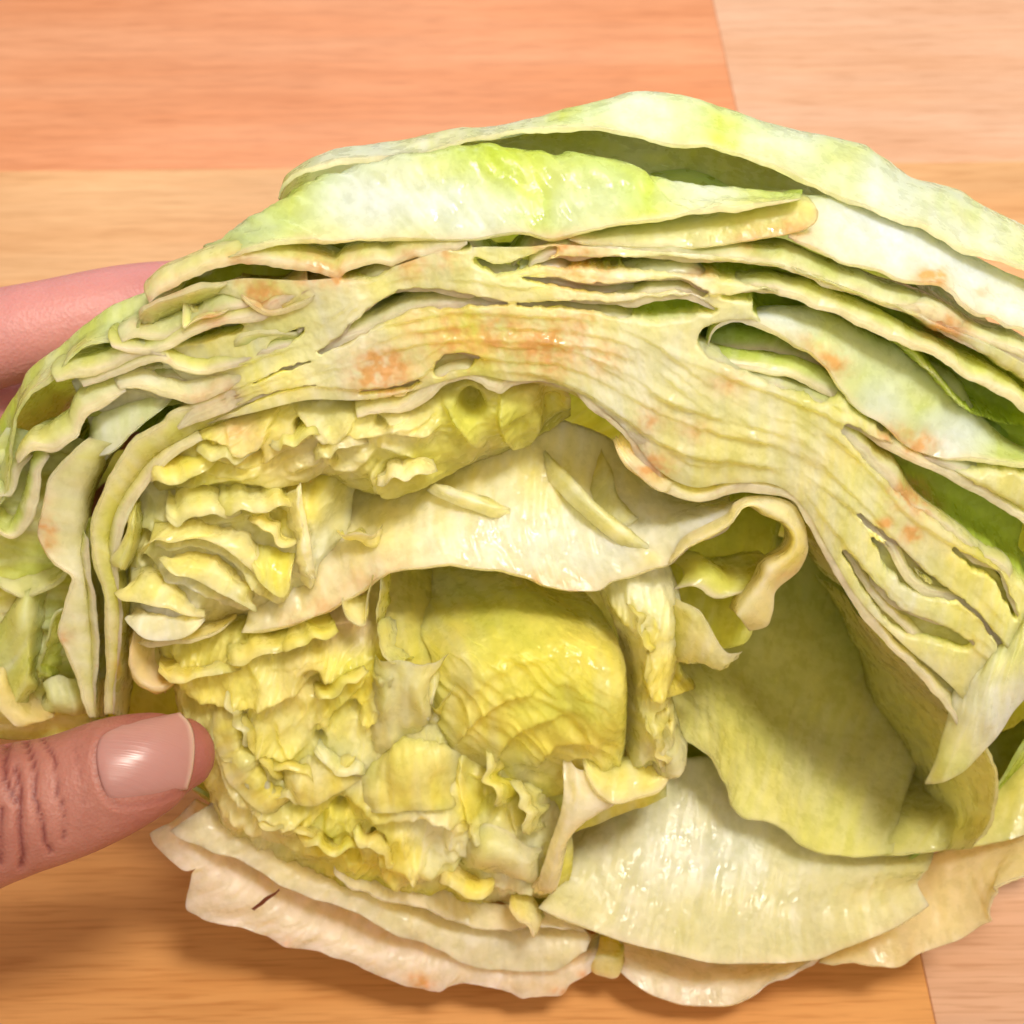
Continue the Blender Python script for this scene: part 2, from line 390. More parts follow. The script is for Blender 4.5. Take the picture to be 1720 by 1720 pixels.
def sdist(x, y, pts):
    """signed distance in pixels (positive left of travel) and a fade towards the line's ends"""
    p = resample(pts, 26)[0]; D_ = np.full(x.shape, 1e3); E_ = np.zeros(x.shape); R_ = 110
    mk = (x > p[:, 0].min() - R_) & (x < p[:, 0].max() + R_) & (y > p[:, 1].min() - R_) & (y < p[:, 1].max() + R_)
    if not mk.any(): return D_, E_
    X, Y = x[mk], y[mk]; best = np.full(X.shape, 1e9); sg = np.zeros(X.shape); tt = np.zeros(X.shape); k = len(p) - 1
    for i in range(k):
        x0, y0 = p[i]; dx, dy = p[i + 1] - p[i]; L2 = dx * dx + dy * dy + 1e-9
        u = ((X - x0) * dx + (Y - y0) * dy) / L2; uc = np.clip(u, 0, 1)
        d = np.hypot(X - x0 - uc * dx, Y - y0 - uc * dy); m_ = d < best
        best = np.where(m_, d, best); sg = np.where(m_, np.sign(dy * (X - x0) - dx * (Y - y0)), sg); tt = np.where(m_, (i + u) / k, tt)
    D_[mk] = best * sg; E_[mk] = np.clip(np.minimum(tt, 1 - tt) / 0.16 + 0.1, 0, 1)
    return D_, E_
def lips_sum(x, y, lips, seed):
    jx = x + 3.0 * pn(np.stack([x / 16, y / 16, np.full_like(x, seed + 6)], -1)) + 1.2 * pn(np.stack([x / 6, y / 6, np.full_like(x, seed + 6)], -1)); jy = y + 3.0 * pn(np.stack([x / 16, y / 16, np.full_like(x, seed + 7)], -1)) + 1.2 * pn(np.stack([x / 6, y / 6, np.full_like(x, seed + 7)], -1))
    h = np.zeros_like(x)
    for q, lip in enumerate(lips):
        pts, A, Lw = lip[:3]; var = lip[3] if len(lip) > 3 else 0.0
        d, e = sdist(jx, jy, pts)
        if var: e = e * np.clip(1 - var + 1.5 * var * pn(np.stack([x / 70, y / 70, np.full_like(x, seed + q * 1.7)], -1)) + var * .5, 0, 1.4)
        soft, dip = (lip[4], lip[5]) if len(lip) > 5 else ((1.3, 0.2) if seed == 21.0 else (1.7, 0.15))
        up = 1 / (1 + np.exp(-np.clip(d, -40, 40) / soft))
        h = h + e * A * (up * np.exp(-np.clip(d, 0, None) / Lw) - dip * (1 - up) * np.exp(np.clip(d, None, 0) / 14.0))
    return h
CREAMW = np.array([0.90, 0.87, 0.64])
def crinkles(lips, holes=(), amp=2.0, amp2=0.8, wl=34.0, ang=0.0, seed=1.0, ani=2.2, big=2.0):
    def f(x, y, S):
        wx = x + 14 * pn(np.stack([x / 60, y / 60, np.full_like(x, seed)], -1)); wy = y + 14 * pn(np.stack([x / 60, y / 60, np.full_like(x, seed + 8)], -1))
        ca, sa = math.cos(ang), math.sin(ang)
        a, b_ = wx * ca + wy * sa, -wx * sa + wy * ca
        r1 = 1 - np.abs(pn(np.stack([a / wl, b_ / (wl * ani), np.full_like(x, seed + 1)], -1))) * 1.6
        r2 = 1 - np.abs(pn(np.stack([a / (wl * .45), b_ / (wl * .45 * ani), np.full_like(x, seed + 2)], -1))) * 1.6
        h = amp * (r1 - .5) + amp2 * (r2 - .5) + 0.08 * pn(np.stack([x / 7, y / 7, np.full_like(x, seed + 4)], -1))
        h = h + big * pn(np.stack([x / 95, y / 95, np.full_like(x, seed + 5)], -1))
        h = h + lips_sum(x, y, lips, seed)
        for hx, hy, r, dp in holes:
            h = h - dp * np.exp(-(((x - hx) / r) ** 2 + ((y - hy) / r) ** 2) ** 1.5)
        return h
    return f
def gaps_fun(gaps, seed=1.0, rough=0.07, lam=0.2, lips=()):
    """flat cut tissue with the gaps between the leaves let in"""
    def f(x, y, S):
        jx = x + 4.0 * pn(np.stack([x / 22, y / 22, np.full_like(x, seed)], -1)) + 1.5 * pn(np.stack([x / 7, y / 7, np.full_like(x, seed)], -1))
        jy = y + 4.0 * pn(np.stack([x / 22, y / 22, np.full_like(x, seed + 3)], -1)) + 1.5 * pn(np.stack([x / 7, y / 7, np.full_like(x, seed + 3)], -1))
        rr = np.hypot((x - 820) / 1.15, y - 1230)                      # layers run round the heart
        th_ = np.arctan2(y - 1230, x - 820)
        h = lam * fbm(np.stack([rr / 22, th_ * 3.0, np.full_like(x, seed + 5)], -1), 2) + rough * pn(np.stack([x / 9, y / 9, np.full_like(x, seed + 6)], -1))
        g_ = np.zeros_like(x)
        for pts, dp in gaps:
            p = np.array(pts, float); q, _ = resample(p, 40)
            best = np.full(x.shape, 1e9)
            for k in range(len(q) - 1):
                x0, y0, r0 = q[k]; dx, dy, dr = q[k + 1] - q[k]
                u = np.clip(((jx - x0) * dx + (jy - y0) * dy) / (dx * dx + dy * dy + 1e-9), 0, 1)
                best = np.minimum(best, np.hypot(jx - x0 - u * dx, jy - y0 - u * dy) / np.maximum(r0 + u * dr, 1.0))
            g_ = np.maximum(g_, dp * np.exp(-np.clip(best, 0, 6) ** 5))
        f.last = g_
        return h - g_ + 0.62 * lips_sum(x, y, lips, seed) * np.clip(1 - g_ / 3, 0, 1)
    return f

# ---- the wrapper behind everything: closes the head at the back
outline = [(250, 1330), (120, 1240), (40, 1120), (20, 960), (50, 800), (110, 680), (220, 560), (380, 450), (560, 360), (800, 290), (1050, 240), (1300, 300), (1480, 370), (1640, 480), (1800, 640), (1880, 860),
           (1860, 1080), (1780, 1280), (1660, 1420), (1480, 1530), (1250, 1590), (1000, 1570), (700, 1520), (450, 1430), (250, 1330)]
cx, cy = 880, 900
def ring(s, w, oy=0): return [(cx + (x - cx) * s, cy + (y - cy) * s + oy, w) for x, y in outline]
leaf([ring(0.93, -18, 10), ring(0.94, -40, -14), ring(0.82, -66, -50), ring(0.50, -86, -110), ring(0.04, -94, -120)], D=0, th=1.4, amp=2.0, wl=25, g=.75, wh=.15, n=220, m=50, brown=0, rim=0, name='wrapper_leaf', taper=False, flip=True)

# ---- outer leaves, top
o_edge = [(466, 334), (473, 312), (492, 292), (530, 277), (575, 266), (640, 262), (700, 258), (720, 256), (760, 241), (820, 227), (880, 216), (930, 211), (985, 211), (1040, 219), (1090, 233), (1140, 241), (1190, 242), (1240, 256), (1300, 276),
          (1350, 300), (1390, 318), (1415, 330), (1440, 340), (1490, 358), (1520, 367), (1560, 380), (1600, 402), (1625, 418), (1660, 425), (1720, 450), (1800, 490)]
o_top = [(468, 326), (484, 292), (535, 260), (580, 244), (640, 237), (720, 229), (780, 219), (850, 208), (905, 196), (960, 178), (1010, 164), (1080, 156), (1150, 160), (1220, 177), (1290, 202), (1345, 217), (1400, 233), (1450, 245),
         (1480, 262), (1525, 296), (1570, 310), (1610, 320), (1660, 348), (1720, 375), (1800, 410)]
o_edge = [(x, y, float(np.interp(x, [1250, 1450, 1800], [-12, -6, -4]))) for x, y in o_edge]
leaf([o_edge, o_top, shift(o_top, 0, 70)], (0, -26, -52), th=1.5, amp=0.7, wl=18, g=.75, wh=.42, vein=.3, m=36, brown=.5, name='outer_leaf', tints=[(1080, 190, 110, COOL, .65), (1330, 245, 90, COOL, .7), (1500, 330, 110, COOL, .75), (1650, 410, 80, COOL, .6), (600, 255, 90, COOL, .6), (840, 215, 80, COOL, .4)])
leaf([[(640, 300), (760, 285), (860, 280), (960, 300), (1080, 320), (1200, 345), (1330, 355), (1440, 355)], [(650, 255), (760, 235), (870, 222), (980, 212), (1100, 225), (1220, 250), (1340, 285), (1450, 335)]], (-19, -36), th=1, amp=.5, wl=30, g=.55, wh=.22, vein=.25, pink=.25, rim=0, brown=0, fold=.6, fang=1.4)
l2_edge = [(385, 432), (420, 415), (450, 406), (480, 402), (520, 400), (560, 403), (610, 400), (655, 397), (700, 399), (757, 401), (795, 400), (835, 393), (862, 389), (885, 391), (905, 397), (930, 400), (975, 390), (1020, 380), (1070, 372), (1110, 366), (1180, 352), (1240, 344), (1300, 338), (1345, 334)]
l2_top = [(345, 421), (375, 398), (410, 372), (440, 350), (470, 334), (500, 315), (540, 292), (600, 278), (650, 265), (700, 258), (740, 250), (790, 247), (860, 250), (900, 261), (935, 267), (960, 262), (990, 261), (1040, 271), (1075, 281), (1095, 297), (1140, 303), (1190, 311), (1260, 315), (1300, 320), (1348, 325)]
l2_mid = [(362, 427), (400, 402), (430, 385), (470, 365), (510, 352), (560, 340), (620, 330), (680, 322), (740, 318), (800, 318), (860, 316), (910, 325), (960, 325), (1010, 322), (1060, 325), (1110, 332), (1180, 331), (1240, 328), (1300, 328), (1346, 329)]
leaf([l2_edge, l2_mid, l2_top, shift(l2_top, 0, 36)], (0, -5, -11, -30), th=1.3, amp=.8, wl=22, g=.80, wh=.30, vein=.12, m=40, name='outer_leaf', brown=.8, fold=.8, fang=.5, tints=[(640, 335, 75, COOL, .85), (560, 350, 60, COOL, .5), (800, 375, 70, COOL, .7), (730, 350, 50, COOL, .6), (1180, 325, 70, COOL, .7), (1000, 350, 60, COOL, .35), (440, 400, 50, COOL, .3)])
r4_edge = [(1325, 398), (1365, 412), (1395, 428), (1420, 440), (1460, 447), (1485, 455), (1515, 468), (1542, 471), (1585, 476), (1615, 505), (1645, 526), (1670, 531), (1695, 545), (1720, 552), (1800, 590)]
r4_top = [(1330, 326), (1380, 326), (1420, 332), (1470, 350), (1520, 368), (1545, 376), (1600, 409), (1650, 439), (1690, 459), (1720, 470), (1800, 510)]
leaf([r4_edge, shift(r4_top, -4, 40), r4_top, shift(r4_top, 0, 40)], (0, -5, -11, -30), th=1.5, amp=.4, wl=22, g=.6, wh=.7, vein=.1, m=36, name='outer_leaf', tints=[(1480, 400, 120, COOL, .9), (1620, 470, 110, COOL, .9), (1720, 520, 90, COOL, .9)])
leaf([[(955, 402), (1010, 411), (1080, 414), (1173, 415), (1258, 403), (1318, 394), (1352, 384), (1370, 370), (1374, 354)], [(955, 385), (1010, 385), (1080, 378), (1173, 372), (1258, 352), (1300, 345), (1330, 340), (1352, 338), (1366, 340)], [(955, 360), (1080, 340), (1200, 325), (1300, 320), (1350, 322)]], (-.5, -4, -14), th=1.0, amp=.3, wl=20, g=.5, wh=.2, pink=.35, name='outer_leaf')
leaf([(250, 508), (290, 484), (330, 464), (365, 451), (400, 444), (430, 444), (455, 446), (487, 451), (512, 456), (535, 460), (550, 463), (562, 467), (571, 466), (580, 457), (595, 451), (615, 445), (635, 444), (655, 449), (670, 442), (692, 435), (730, 430), (757, 424), (785, 410)], D=22, th=2.6, amp=.35, wl=16, g=.45, wh=.3, pink=.2, jit=.6)
leaf([(770, 404), (787, 404), (800, 420), (819, 439), (838, 450), (849, 456), (862, 447), (886, 424), (934, 406), (970, 402)], (-2,), D=20, th=.9, amp=.4, wl=10, g=.75, wh=.2)
leaf([(640, 470), (700, 448), (760, 440), (830, 455), (880, 452), (930, 420)], (-5,), D=18, th=1.2, amp=.5, g=.8, wh=.1)
leaf([(886, 458), (897, 446), (934, 433), (964, 437), (1020, 433), (1072, 432), (1128, 436), (1180, 441), (1240, 440), (1290, 450), (1315, 452), (1365, 472), (1402, 487), (1440, 497), (1477, 510), (1502, 519), (1535, 530), (1565, 545), (1590, 555), (1627, 566), (1645, 575), (1690, 590), (1720, 605), (1800, 655)], D=24, th=2.2, amp=.6, wl=16, g=.55, wh=.3, jit=.5)
leaf([(1500, 520), (1552, 540), (1585, 560), (1640, 590), (1720, 630), (1800, 680)], (0,), D=26, th=4.6, amp=.3, wl=16, g=.55, wh=.4, brown=.8)
leaf([(872, 463), (886, 466), (930, 468), (960, 475), (1000, 479), (1050, 476), (1085, 472), (1135, 471), (1152, 475), (1175, 489), (1207, 495), (1247, 491), (1290, 492), (1320, 500), (1347, 507), (1367, 516), (1410, 533), (1460, 556), (1500, 573), (1527, 585), (1565, 597), (1590, 612), (1612, 630), (1645, 645), (1670, 660), (1695, 675), (1720, 695), (1800, 760)], D=22, th=2.4, amp=.5, wl=16, g=.6, wh=.4, jit=.5)
# recessed green behind the right-hand gap
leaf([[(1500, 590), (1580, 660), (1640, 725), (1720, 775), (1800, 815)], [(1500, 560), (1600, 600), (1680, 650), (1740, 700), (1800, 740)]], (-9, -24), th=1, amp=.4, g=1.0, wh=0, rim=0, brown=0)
l6_edge = [(1188, 582), (1196, 557), (1215, 541), (1240, 534), (1265, 540), (1290, 550), (1315, 562), (1340, 580), (1365, 592), (1378, 607), (1395, 625), (1407, 647), (1420, 662), (1430, 677), (1450, 695), (1480, 710), (1502, 730), (1527, 752), (1555, 762), (1590, 770), (1622, 768), (1665, 771), (1720, 777), (1800, 790)]
l6_top = [(1184, 570), (1195, 540), (1240, 519), (1290, 511), (1340, 512), (1370, 517), (1450, 550), (1530, 588), (1580, 615), (1612, 642), (1627, 670), (1645, 692), (1672, 717), (1705, 742), (1760, 765), (1800, 780)]
l6_mid = [(1186, 575), (1200, 545), (1240, 526), (1290, 527), (1340, 540), (1385, 562), (1430, 592), (1475, 632), (1520, 670), (1560, 705), (1600, 735), (1650, 752), (1720, 768), (1800, 785)]
leaf([l6_edge, l6_mid, l6_top, shift(l6_top, 0, 30)], (0, -2.5, -9, -26), th=1.5, amp=.45, wl=18, g=.74, wh=.45, vein=.1, m=38, name='leaf', tints=[(1300, 525, 70, COOL, .85), (1600, 740, 60, COOL, .9), (1480, 690, 45, COOL, .6)])
leaf([(1185, 588), (1225, 590), (1262, 588), (1290, 590), (1330, 602), (1372, 613), (1400, 630)], (-5,), D=18, th=1.0, amp=.6, g=.85, wh=.1)
leaf([(1150, 596), (1180, 606), (1210, 615), (1250, 623), (1290, 630), (1320, 633), (1352, 646), (1380, 660), (1420, 676)], (-1.2,), D=18, th=1.6, amp=.5, g=.7, wh=.2, brown=0)
l8 = [(1120, 600), (1150, 605), (1180, 616), (1220, 632), (1260, 648), (1290, 657), (1315, 667), (1360, 685), (1385, 695), (1415, 712), (1445, 727), (1480, 750), (1515, 770), (1540, 780), (1580, 797), (1615, 817), (1640, 830), (1665, 845), (1690, 860), (1712, 874), (1735, 895), (1800, 960)]
leaf(l8, D=24, th=2.6, amp=.35, wl=20, g=.45, wh=.5, jit=.25)
leaf([(1480, 742), (1530, 768), (1580, 785), (1640, 805), (1700, 820), (1760, 840), (1810, 860)], (-.4,), D=20, th=1.6, amp=.4, g=.6, wh=.35)
# the thick long band of cut leaves
leaf([(512, 578), (522, 586), (535, 592), (552, 582), (575, 565), (585, 555), (602, 537), (612, 527), (625, 517), (637, 507), (655, 500), (665, 494), (682, 489), (705, 489), (730, 490), (750, 495), (780, 499), (790, 501), (802, 497), (812, 502), (830, 505), (860, 507), (887, 508), (917, 505), (957, 506), (980, 508), (1030, 513), (1065, 515), (1100, 506), (1140, 503), (1172, 508), (1200, 521)], D=26, th=3.6, amp=.35, wl=18, g=.4, wh=.35, jit=.5)
leaf([(500, 560), (540, 535), (600, 498), (660, 468), (720, 458), (800, 462), (880, 478), (960, 492), (1060, 500)], (-.6,), D=22, th=2.4, amp=.35, wl=18, g=.45, wh=.3)
b1 = [(300, 722), (350, 703), (400, 683), (430, 671), (462, 659), (487, 651), (522, 648), (560, 652), (610, 657), (642, 652), (680, 645), (702, 637), (725, 620), (740, 601), (750, 595), (780, 595), (802, 603), (840, 606), (880, 603), (940, 612), (1000, 636), (1060, 668), (1120, 700), (1180, 722), (1240, 735), (1300, 748), (1370, 782), (1420, 820)]
leaf(b1, D=24, th=6.5, amp=.3, wl=24, g=.3, wh=.35, jit=.3)
leaf([(520, 606), (600, 568), (680, 540), (760, 528), (860, 530), (960, 535), (1040, 552), (1110, 585), (1180, 640), (1260, 690), (1340, 712), (1400, 760)], (-.3,), D=24, th=3.4, amp=.3, wl=24, g=.35, wh=.5, jit=.2)
leaf([(840, 560), (900, 562), (960, 580), (1040, 610), (1120, 660), (1200, 690), (1290, 715), (1360, 750)], (.2,), D=18, th=2.4, amp=.3, wl=24, g=.2, wh=.4, jit=.3)
b3 = [(600, 702), (640, 694), (690, 690), (720, 672), (740, 652), (757, 642), (785, 637), (805, 643), (822, 655), (840, 662), (860, 650), (897, 642), (922, 645), (945, 652), (967, 662), (985, 680), (1005, 697), (1035, 714), (1060, 735), (1090, 765), (1120, 790), (1160, 805), (1210, 800), (1260, 790)]
leaf(b3, D=24, th=3.4, amp=.5, wl=14, g=.3, wh=.35, jit=.4)
leaf([(800, 618), (860, 622), (920, 630), (990, 660), (1050, 700), (1110, 740), (1180, 765), (1250, 770), (1320, 785)], (.1,), D=20, th=2.6, amp=.4, wl=14, g=.15, wh=.4)
leaf([[(430, 690), (520, 662), (620, 662), (720, 642), (800, 622), (880, 640), (960, 662), (1040, 722), (1100, 782), (1200, 815), (1300, 822), (1360, 882), (1410, 970), (1480, 1060), (1560, 1130), (1640, 1200)], [(430, 640), (540, 590), (620, 540), (700, 515), (800, 520), (900, 520), (1000, 525), (1080, 540), (1180, 620), (1300, 680), (1400, 730), (1470, 780), (1540, 850), (1620, 910), (1680, 970), (1720, 1050), (1740, 1120)]], (-1.3, -1.3), th=2, amp=.4, wl=20, g=.25, wh=.35, rim=0, brown=1.0, fold=1.3, fang=1.57, m=40, n=300, roll=0)
leaf([[(150, 700), (230, 690), (330, 670), (430, 620), (520, 560), (640, 480)], [(140, 640), (200, 590), (280, 540), (370, 500), (470, 470), (600, 450)]], (-5, -8), th=2, amp=1.2, wl=12, g=.5, wh=.2, rim=0, brown=0, fold=1.5, fang=1.3, m=40, n=180, roll=0)
GAPS = [([(578, 464, 8), (610, 456, 13), (640, 452, 9), (658, 450, 3)], 12), ([(897, 446, 3), (940, 441, 8), (1020, 443, 10), (1120, 444, 11), (1200, 453, 13), (1290, 464, 16), (1350, 485, 18), (1420, 514, 20), (1500, 550, 26), (1570, 592, 27), (1640, 627, 27), (1740, 692, 28)], 9),
        ([(882, 468, 3), (930, 473, 6), (1000, 484, 8), (1080, 482, 9), (1140, 479, 9), (1185, 492, 5)], 8), ([(1215, 500, 3), (1280, 500, 10), (1330, 508, 9), (1368, 516, 3)], 9), ([(870, 512, 3), (960, 511, 6), (1040, 522, 12), (1100, 520, 18), (1160, 517, 15), (1200, 522, 4)], 7),
        ([(537, 592, 3), (575, 572, 8), (610, 545, 12), (650, 520, 16), (690, 503, 15), (740, 503, 13), (800, 506, 7), (850, 509, 3)], 11), ([(738, 625, 8), (755, 610, 14), (785, 606, 11), (803, 603, 3)], 10), ([(348, 706, 2), (400, 685, 3), (450, 664, 3), (500, 651, 3), (530, 648, 2)], 6),
        ([(605, 660, 2), (650, 656, 5), (700, 645, 5)], 4), ([(430, 640, 2), (470, 622, 3), (520, 606, 2)], 4), ([(1422, 722, 8), (1480, 765, 20), (1550, 808, 34), (1620, 855, 38), (1700, 905, 42), (1780, 960, 45)], 11), ([(1604, 924, 3), (1640, 950, 7), (1676, 972, 6), (1705, 1032, 4)], 8),
        ([(1470, 905, 4), (1505, 948, 14), (1545, 985, 12), (1600, 1005, 4)], 5), ([(1420, 930, 4), (1460, 985, 10), (1510, 1040, 14), (1570, 1062, 14), (1625, 1085, 8)], 8), ([(1440, 865, 3), (1500, 915, 5), (1560, 972, 4), (1640, 1030, 3), (1700, 1110, 4)], 4),
        ([(1205, 575, 24), (1260, 585, 36), (1330, 610, 36), (1390, 645, 26)], 14), ([(1280, 520, 14), (1340, 540, 34), (1420, 590, 52), (1510, 665, 58), (1600, 735, 44), (1700, 765, 24), (1790, 785, 20)], 14), ([(1530, 590, 4), (1570, 612, 9), (1620, 650, 22), (1680, 705, 26), (1740, 735, 26)], 15),
        ([(340, 673, 4), (305, 676, 9), (280, 694, 10), (245, 722, 11), (205, 762, 13), (175, 815, 13)], 12), ([(227, 555, 6), (250, 545, 16), (290, 535, 18)], 7), ([(330, 515, 6), (370, 512, 14), (410, 520, 6)], 7), ([(190, 610, 3), (235, 605, 7), (270, 612, 4)], 6), ([(300, 580, 3), (345, 565, 8), (400, 550, 6)], 7), ([(150, 640, 3), (190, 632, 6), (230, 640, 9), (280, 630, 9)], 6), ([(455, 580, 4), (480, 572, 8), (505, 556, 5)], 5), ([(285, 700, 5), (340, 715, 3)], 3),
        ([(1520, 470, 3), (1580, 492, 18), (1640, 540, 12), (1672, 568, 4)], 10), ([(455, 520, 3), (468, 518, 4)], 8), ([(757, 408, 8), (780, 412, 10)], 8), ([(800, 440, 6), (840, 455, 8), (890, 440, 8), (930, 420, 6)], 3)]
L9E = [(512, 578), (535, 592), (575, 565), (602, 537), (637, 507), (665, 494), (705, 489), (750, 495), (802, 497), (860, 507), (917, 505), (980, 508), (1065, 515), (1140, 503), (1200, 521)]
B1E = [(300, 722), (400, 683), (487, 651), (560, 652), (642, 652), (702, 637), (740, 601), (780, 595), (840, 606), (940, 612), (1000, 636), (1060, 668), (1120, 700), (1180, 722), (1240, 735), (1300, 748), (1370, 782), (1420, 820)]
R1E = [(1330, 688), (1430, 760), (1522, 862), (1590, 908), (1675, 962), (1707, 1032), (1780, 1150)]; R2E = [(1350, 752), (1445, 842), (1515, 920), (1590, 985), (1645, 1030), (1720, 1122), (1780, 1190)]
R3E = [(1340, 790), (1425, 850), (1470, 903), (1517, 970), (1555, 1002), (1635, 1032), (1690, 1105), (1750, 1190)]; R4E = [(1340, 812), (1395, 885), (1450, 952), (1502, 1020), (1595, 1055), (1668, 1118), (1700, 1170)]
MIDE = [(520, 606), (600, 568), (680, 540), (760, 528), (860, 530), (960, 535), (1040, 552), (1110, 585), (1180, 640), (1260, 690), (1340, 712), (1400, 760)]
band_lips = [(L9E, 1.6, 24, .4), (B1E, 1.6, 24, .4), (MIDE, 1.3, 20, .6), (shift(MIDE, 0, 22), 1.0, 14, .8), (shift(MIDE, 0, 44), 1.0, 14, .8), (shift(B1E, 0, -24), 1.0, 14, .8), (shift(L9E, 0, -24), 1.0, 14, .7), (shift(L9E, 4, -46), 1.0, 14, .7), (R1E, 1.5, 22, .3), (shift(R1E, 16, -16), 1.0, 14, .8), (R2E, 1.5, 20, .3), (R3E, 1.4, 20, .3), (R4E, 1.6, 24, .3), (shift(R4E, 12, -10), .9, 12, .8), (l8, 1.6, 20, .3), (shift(l8, 10, -18), .9, 12, .8),
             (shift(R2E, 14, -14), 1.0, 12, .8), ([(840, 575), (900, 572), (960, 590), (1040, 620), (1120, 670), (1200, 700), (1290, 722), (1360, 756)], 1.2, 14, .7), ([(800, 622), (860, 626), (920, 634), (990, 664), (1050, 704), (1110, 744), (1180, 770), (1250, 775), (1320, 788)], 1.4, 18, .4), ([(1120, 760), (1180, 785), (1240, 780), (1300, 790), (1350, 825)], 1.3, 16, .5),
             ([(886, 458), (934, 433), (1020, 433), (1128, 436), (1240, 440), (1315, 452), (1402, 487), (1502, 519), (1590, 555), (1690, 590)], 1.6, 18, .3), ([(872, 463), (960, 475), (1050, 476), (1135, 471), (1207, 495), (1290, 492), (1367, 516), (1460, 556), (1527, 585), (1612, 630), (1720, 695)], 1.6, 18, .3),
             ([(188, 582), (245, 596), (310, 572), (375, 547), (445, 536), (520, 485)], 1.6, 18, .3), ([(140, 650), (230, 620), (270, 607), (325, 628), (380, 622), (440, 600), (515, 580)], 1.6, 18, .3), ([(200, 655), (275, 667), (322, 677), (367, 662), (430, 638), (540, 600)], 1.6, 18, .3), ([(260, 700), (340, 690), (420, 660), (500, 630)], 1.2, 14, .6), ([(340, 700), (430, 668), (520, 632), (600, 610)], 1.0, 12, .7)]
leaf([[(180, 780, -4), (260, 748, -3), (330, 718, -2), (430, 692), (520, 672), (610, 672), (700, 655), (745, 640), (800, 630), (860, 640), (920, 642), (990, 672), (1050, 722), (1100, 785), (1160, 818), (1220, 812), (1300, 814), (1352, 855), (1395, 930), (1445, 1010), (1520, 1085), (1600, 1155), (1660, 1235)],
      [(120, 640, -7), (200, 585, -6), (290, 510, -4), (390, 470, -2), (520, 472), (640, 452), (760, 418), (880, 415), (960, 412), (1080, 420), (1200, 428), (1320, 448), (1440, 490), (1540, 530), (1640, 570), (1740, 625), (1810, 720)]], (.3, .3), th=2, amp=.2, wl=20, g=.26, wh=.56, pink=.07, rim=0, brown=1.2, n=700, m=190, roll=0, hfun=gaps_fun(GAPS, 21.0, lips=band_lips), deepgreen=.95, jit=0)
# right-hand strips running down
leaf([(1330, 688), (1380, 722), (1430, 760), (1475, 805), (1522, 862), (1565, 890), (1590, 908), (1605, 921), (1635, 944), (1675, 962), (1683, 980), (1695, 1010), (1707, 1032), (1740, 1080), (1780, 1150)], D=24, th=4.2, amp=.35, wl=18, g=.35, wh=.45, jit=.4)
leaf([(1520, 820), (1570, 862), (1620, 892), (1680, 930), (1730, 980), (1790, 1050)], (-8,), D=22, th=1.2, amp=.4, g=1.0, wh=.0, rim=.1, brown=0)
leaf([(1350, 752), (1400, 792), (1445, 842), (1462, 866), (1485, 900), (1515, 920), (1540, 947), (1565, 967), (1590, 985), (1622, 1002), (1645, 1030), (1665, 1057), (1690, 1092), (1720, 1122), (1780, 1190)], D=24, th=4.2, amp=.35, wl=18, g=.3, wh=.45, jit=.4)
leaf([(1340, 790), (1370, 802), (1400, 826), (1425, 850), (1440, 868), (1470, 903), (1492, 925), (1502, 945), (1517, 970), (1532, 987), (1555, 1002), (1600, 1012), (1635, 1032), (1660, 1065), (1690, 1105), (1715, 1140), (1750, 1190)], D=24, th=2.4, amp=.4, wl=16, g=.4, wh=.3, jit=.35)
leaf([(1340, 812), (1375, 848), (1395, 885), (1425, 925), (1450, 952), (1465, 980), (1480, 1000), (1502, 1020), (1540, 1038), (1565, 1045), (1595, 1055), (1615, 1067), (1640, 1090), (1668, 1118), (1700, 1170)], D=26, th=2.6, amp=.4, wl=14, g=.25, wh=.35, jit=.35)
r5 = [(1000, 690), (1030, 714), (1055, 738), (1068, 768), (1085, 795), (1100, 815), (1120, 830), (1150, 840), (1180, 844), (1205, 838), (1225, 830), (1255, 828), (1290, 830), (1320, 836), (1340, 850), (1355, 880), (1375, 917), (1390, 942), (1405, 970), (1430, 1010), (1450, 1040), (1475, 1067), (1490, 1085), (1515, 1107), (1555, 1150), (1600, 1205), (1630, 1260)]
leaf(r5, D=28, th=2.8, amp=.5, wl=14, g=.12, wh=.28, jit=.35)
leaf([(1130, 790), (1180, 800), (1230, 790), (1290, 790), (1340, 806), (1375, 850), (1400, 900), (1430, 950), (1470, 1010), (1520, 1060), (1580, 1120)], (-.6,), D=24, th=2.2, amp=.7, wl=10, g=.05, wh=.2, jit=.3)
# right end of the head
leaf([[(1560, 1335), (1615, 1300), (1665, 1250), (1706, 1190), (1770, 1120)], [(1592, 1255), (1636, 1212), (1676, 1160), (1716, 1100), (1770, 1040)], [(1610, 1165), (1655, 1125), (1700, 1080), (1740, 1030), (1790, 960)], [(1640, 1100), (1690, 1050), (1740, 990), (1800, 930)]], (.5, 2.2, 1.8, -3), th=1.0, amp=.9, wl=12, g=.4, wh=.6, rim=.4, brown=.3, roll=3, fold=.8, tints=[(1690, 1220, 70, COOL, .6)])
leaf([[(1690, 1470), (1695, 1430), (1690, 1395), (1705, 1365), (1740, 1335), (1790, 1300)], [(1800, 1460), (1800, 1420), (1800, 1390), (1800, 1360), (1810, 1320), (1820, 1290)]], (-22, -26), th=1.2, amp=.6, g=.6, wh=.9)

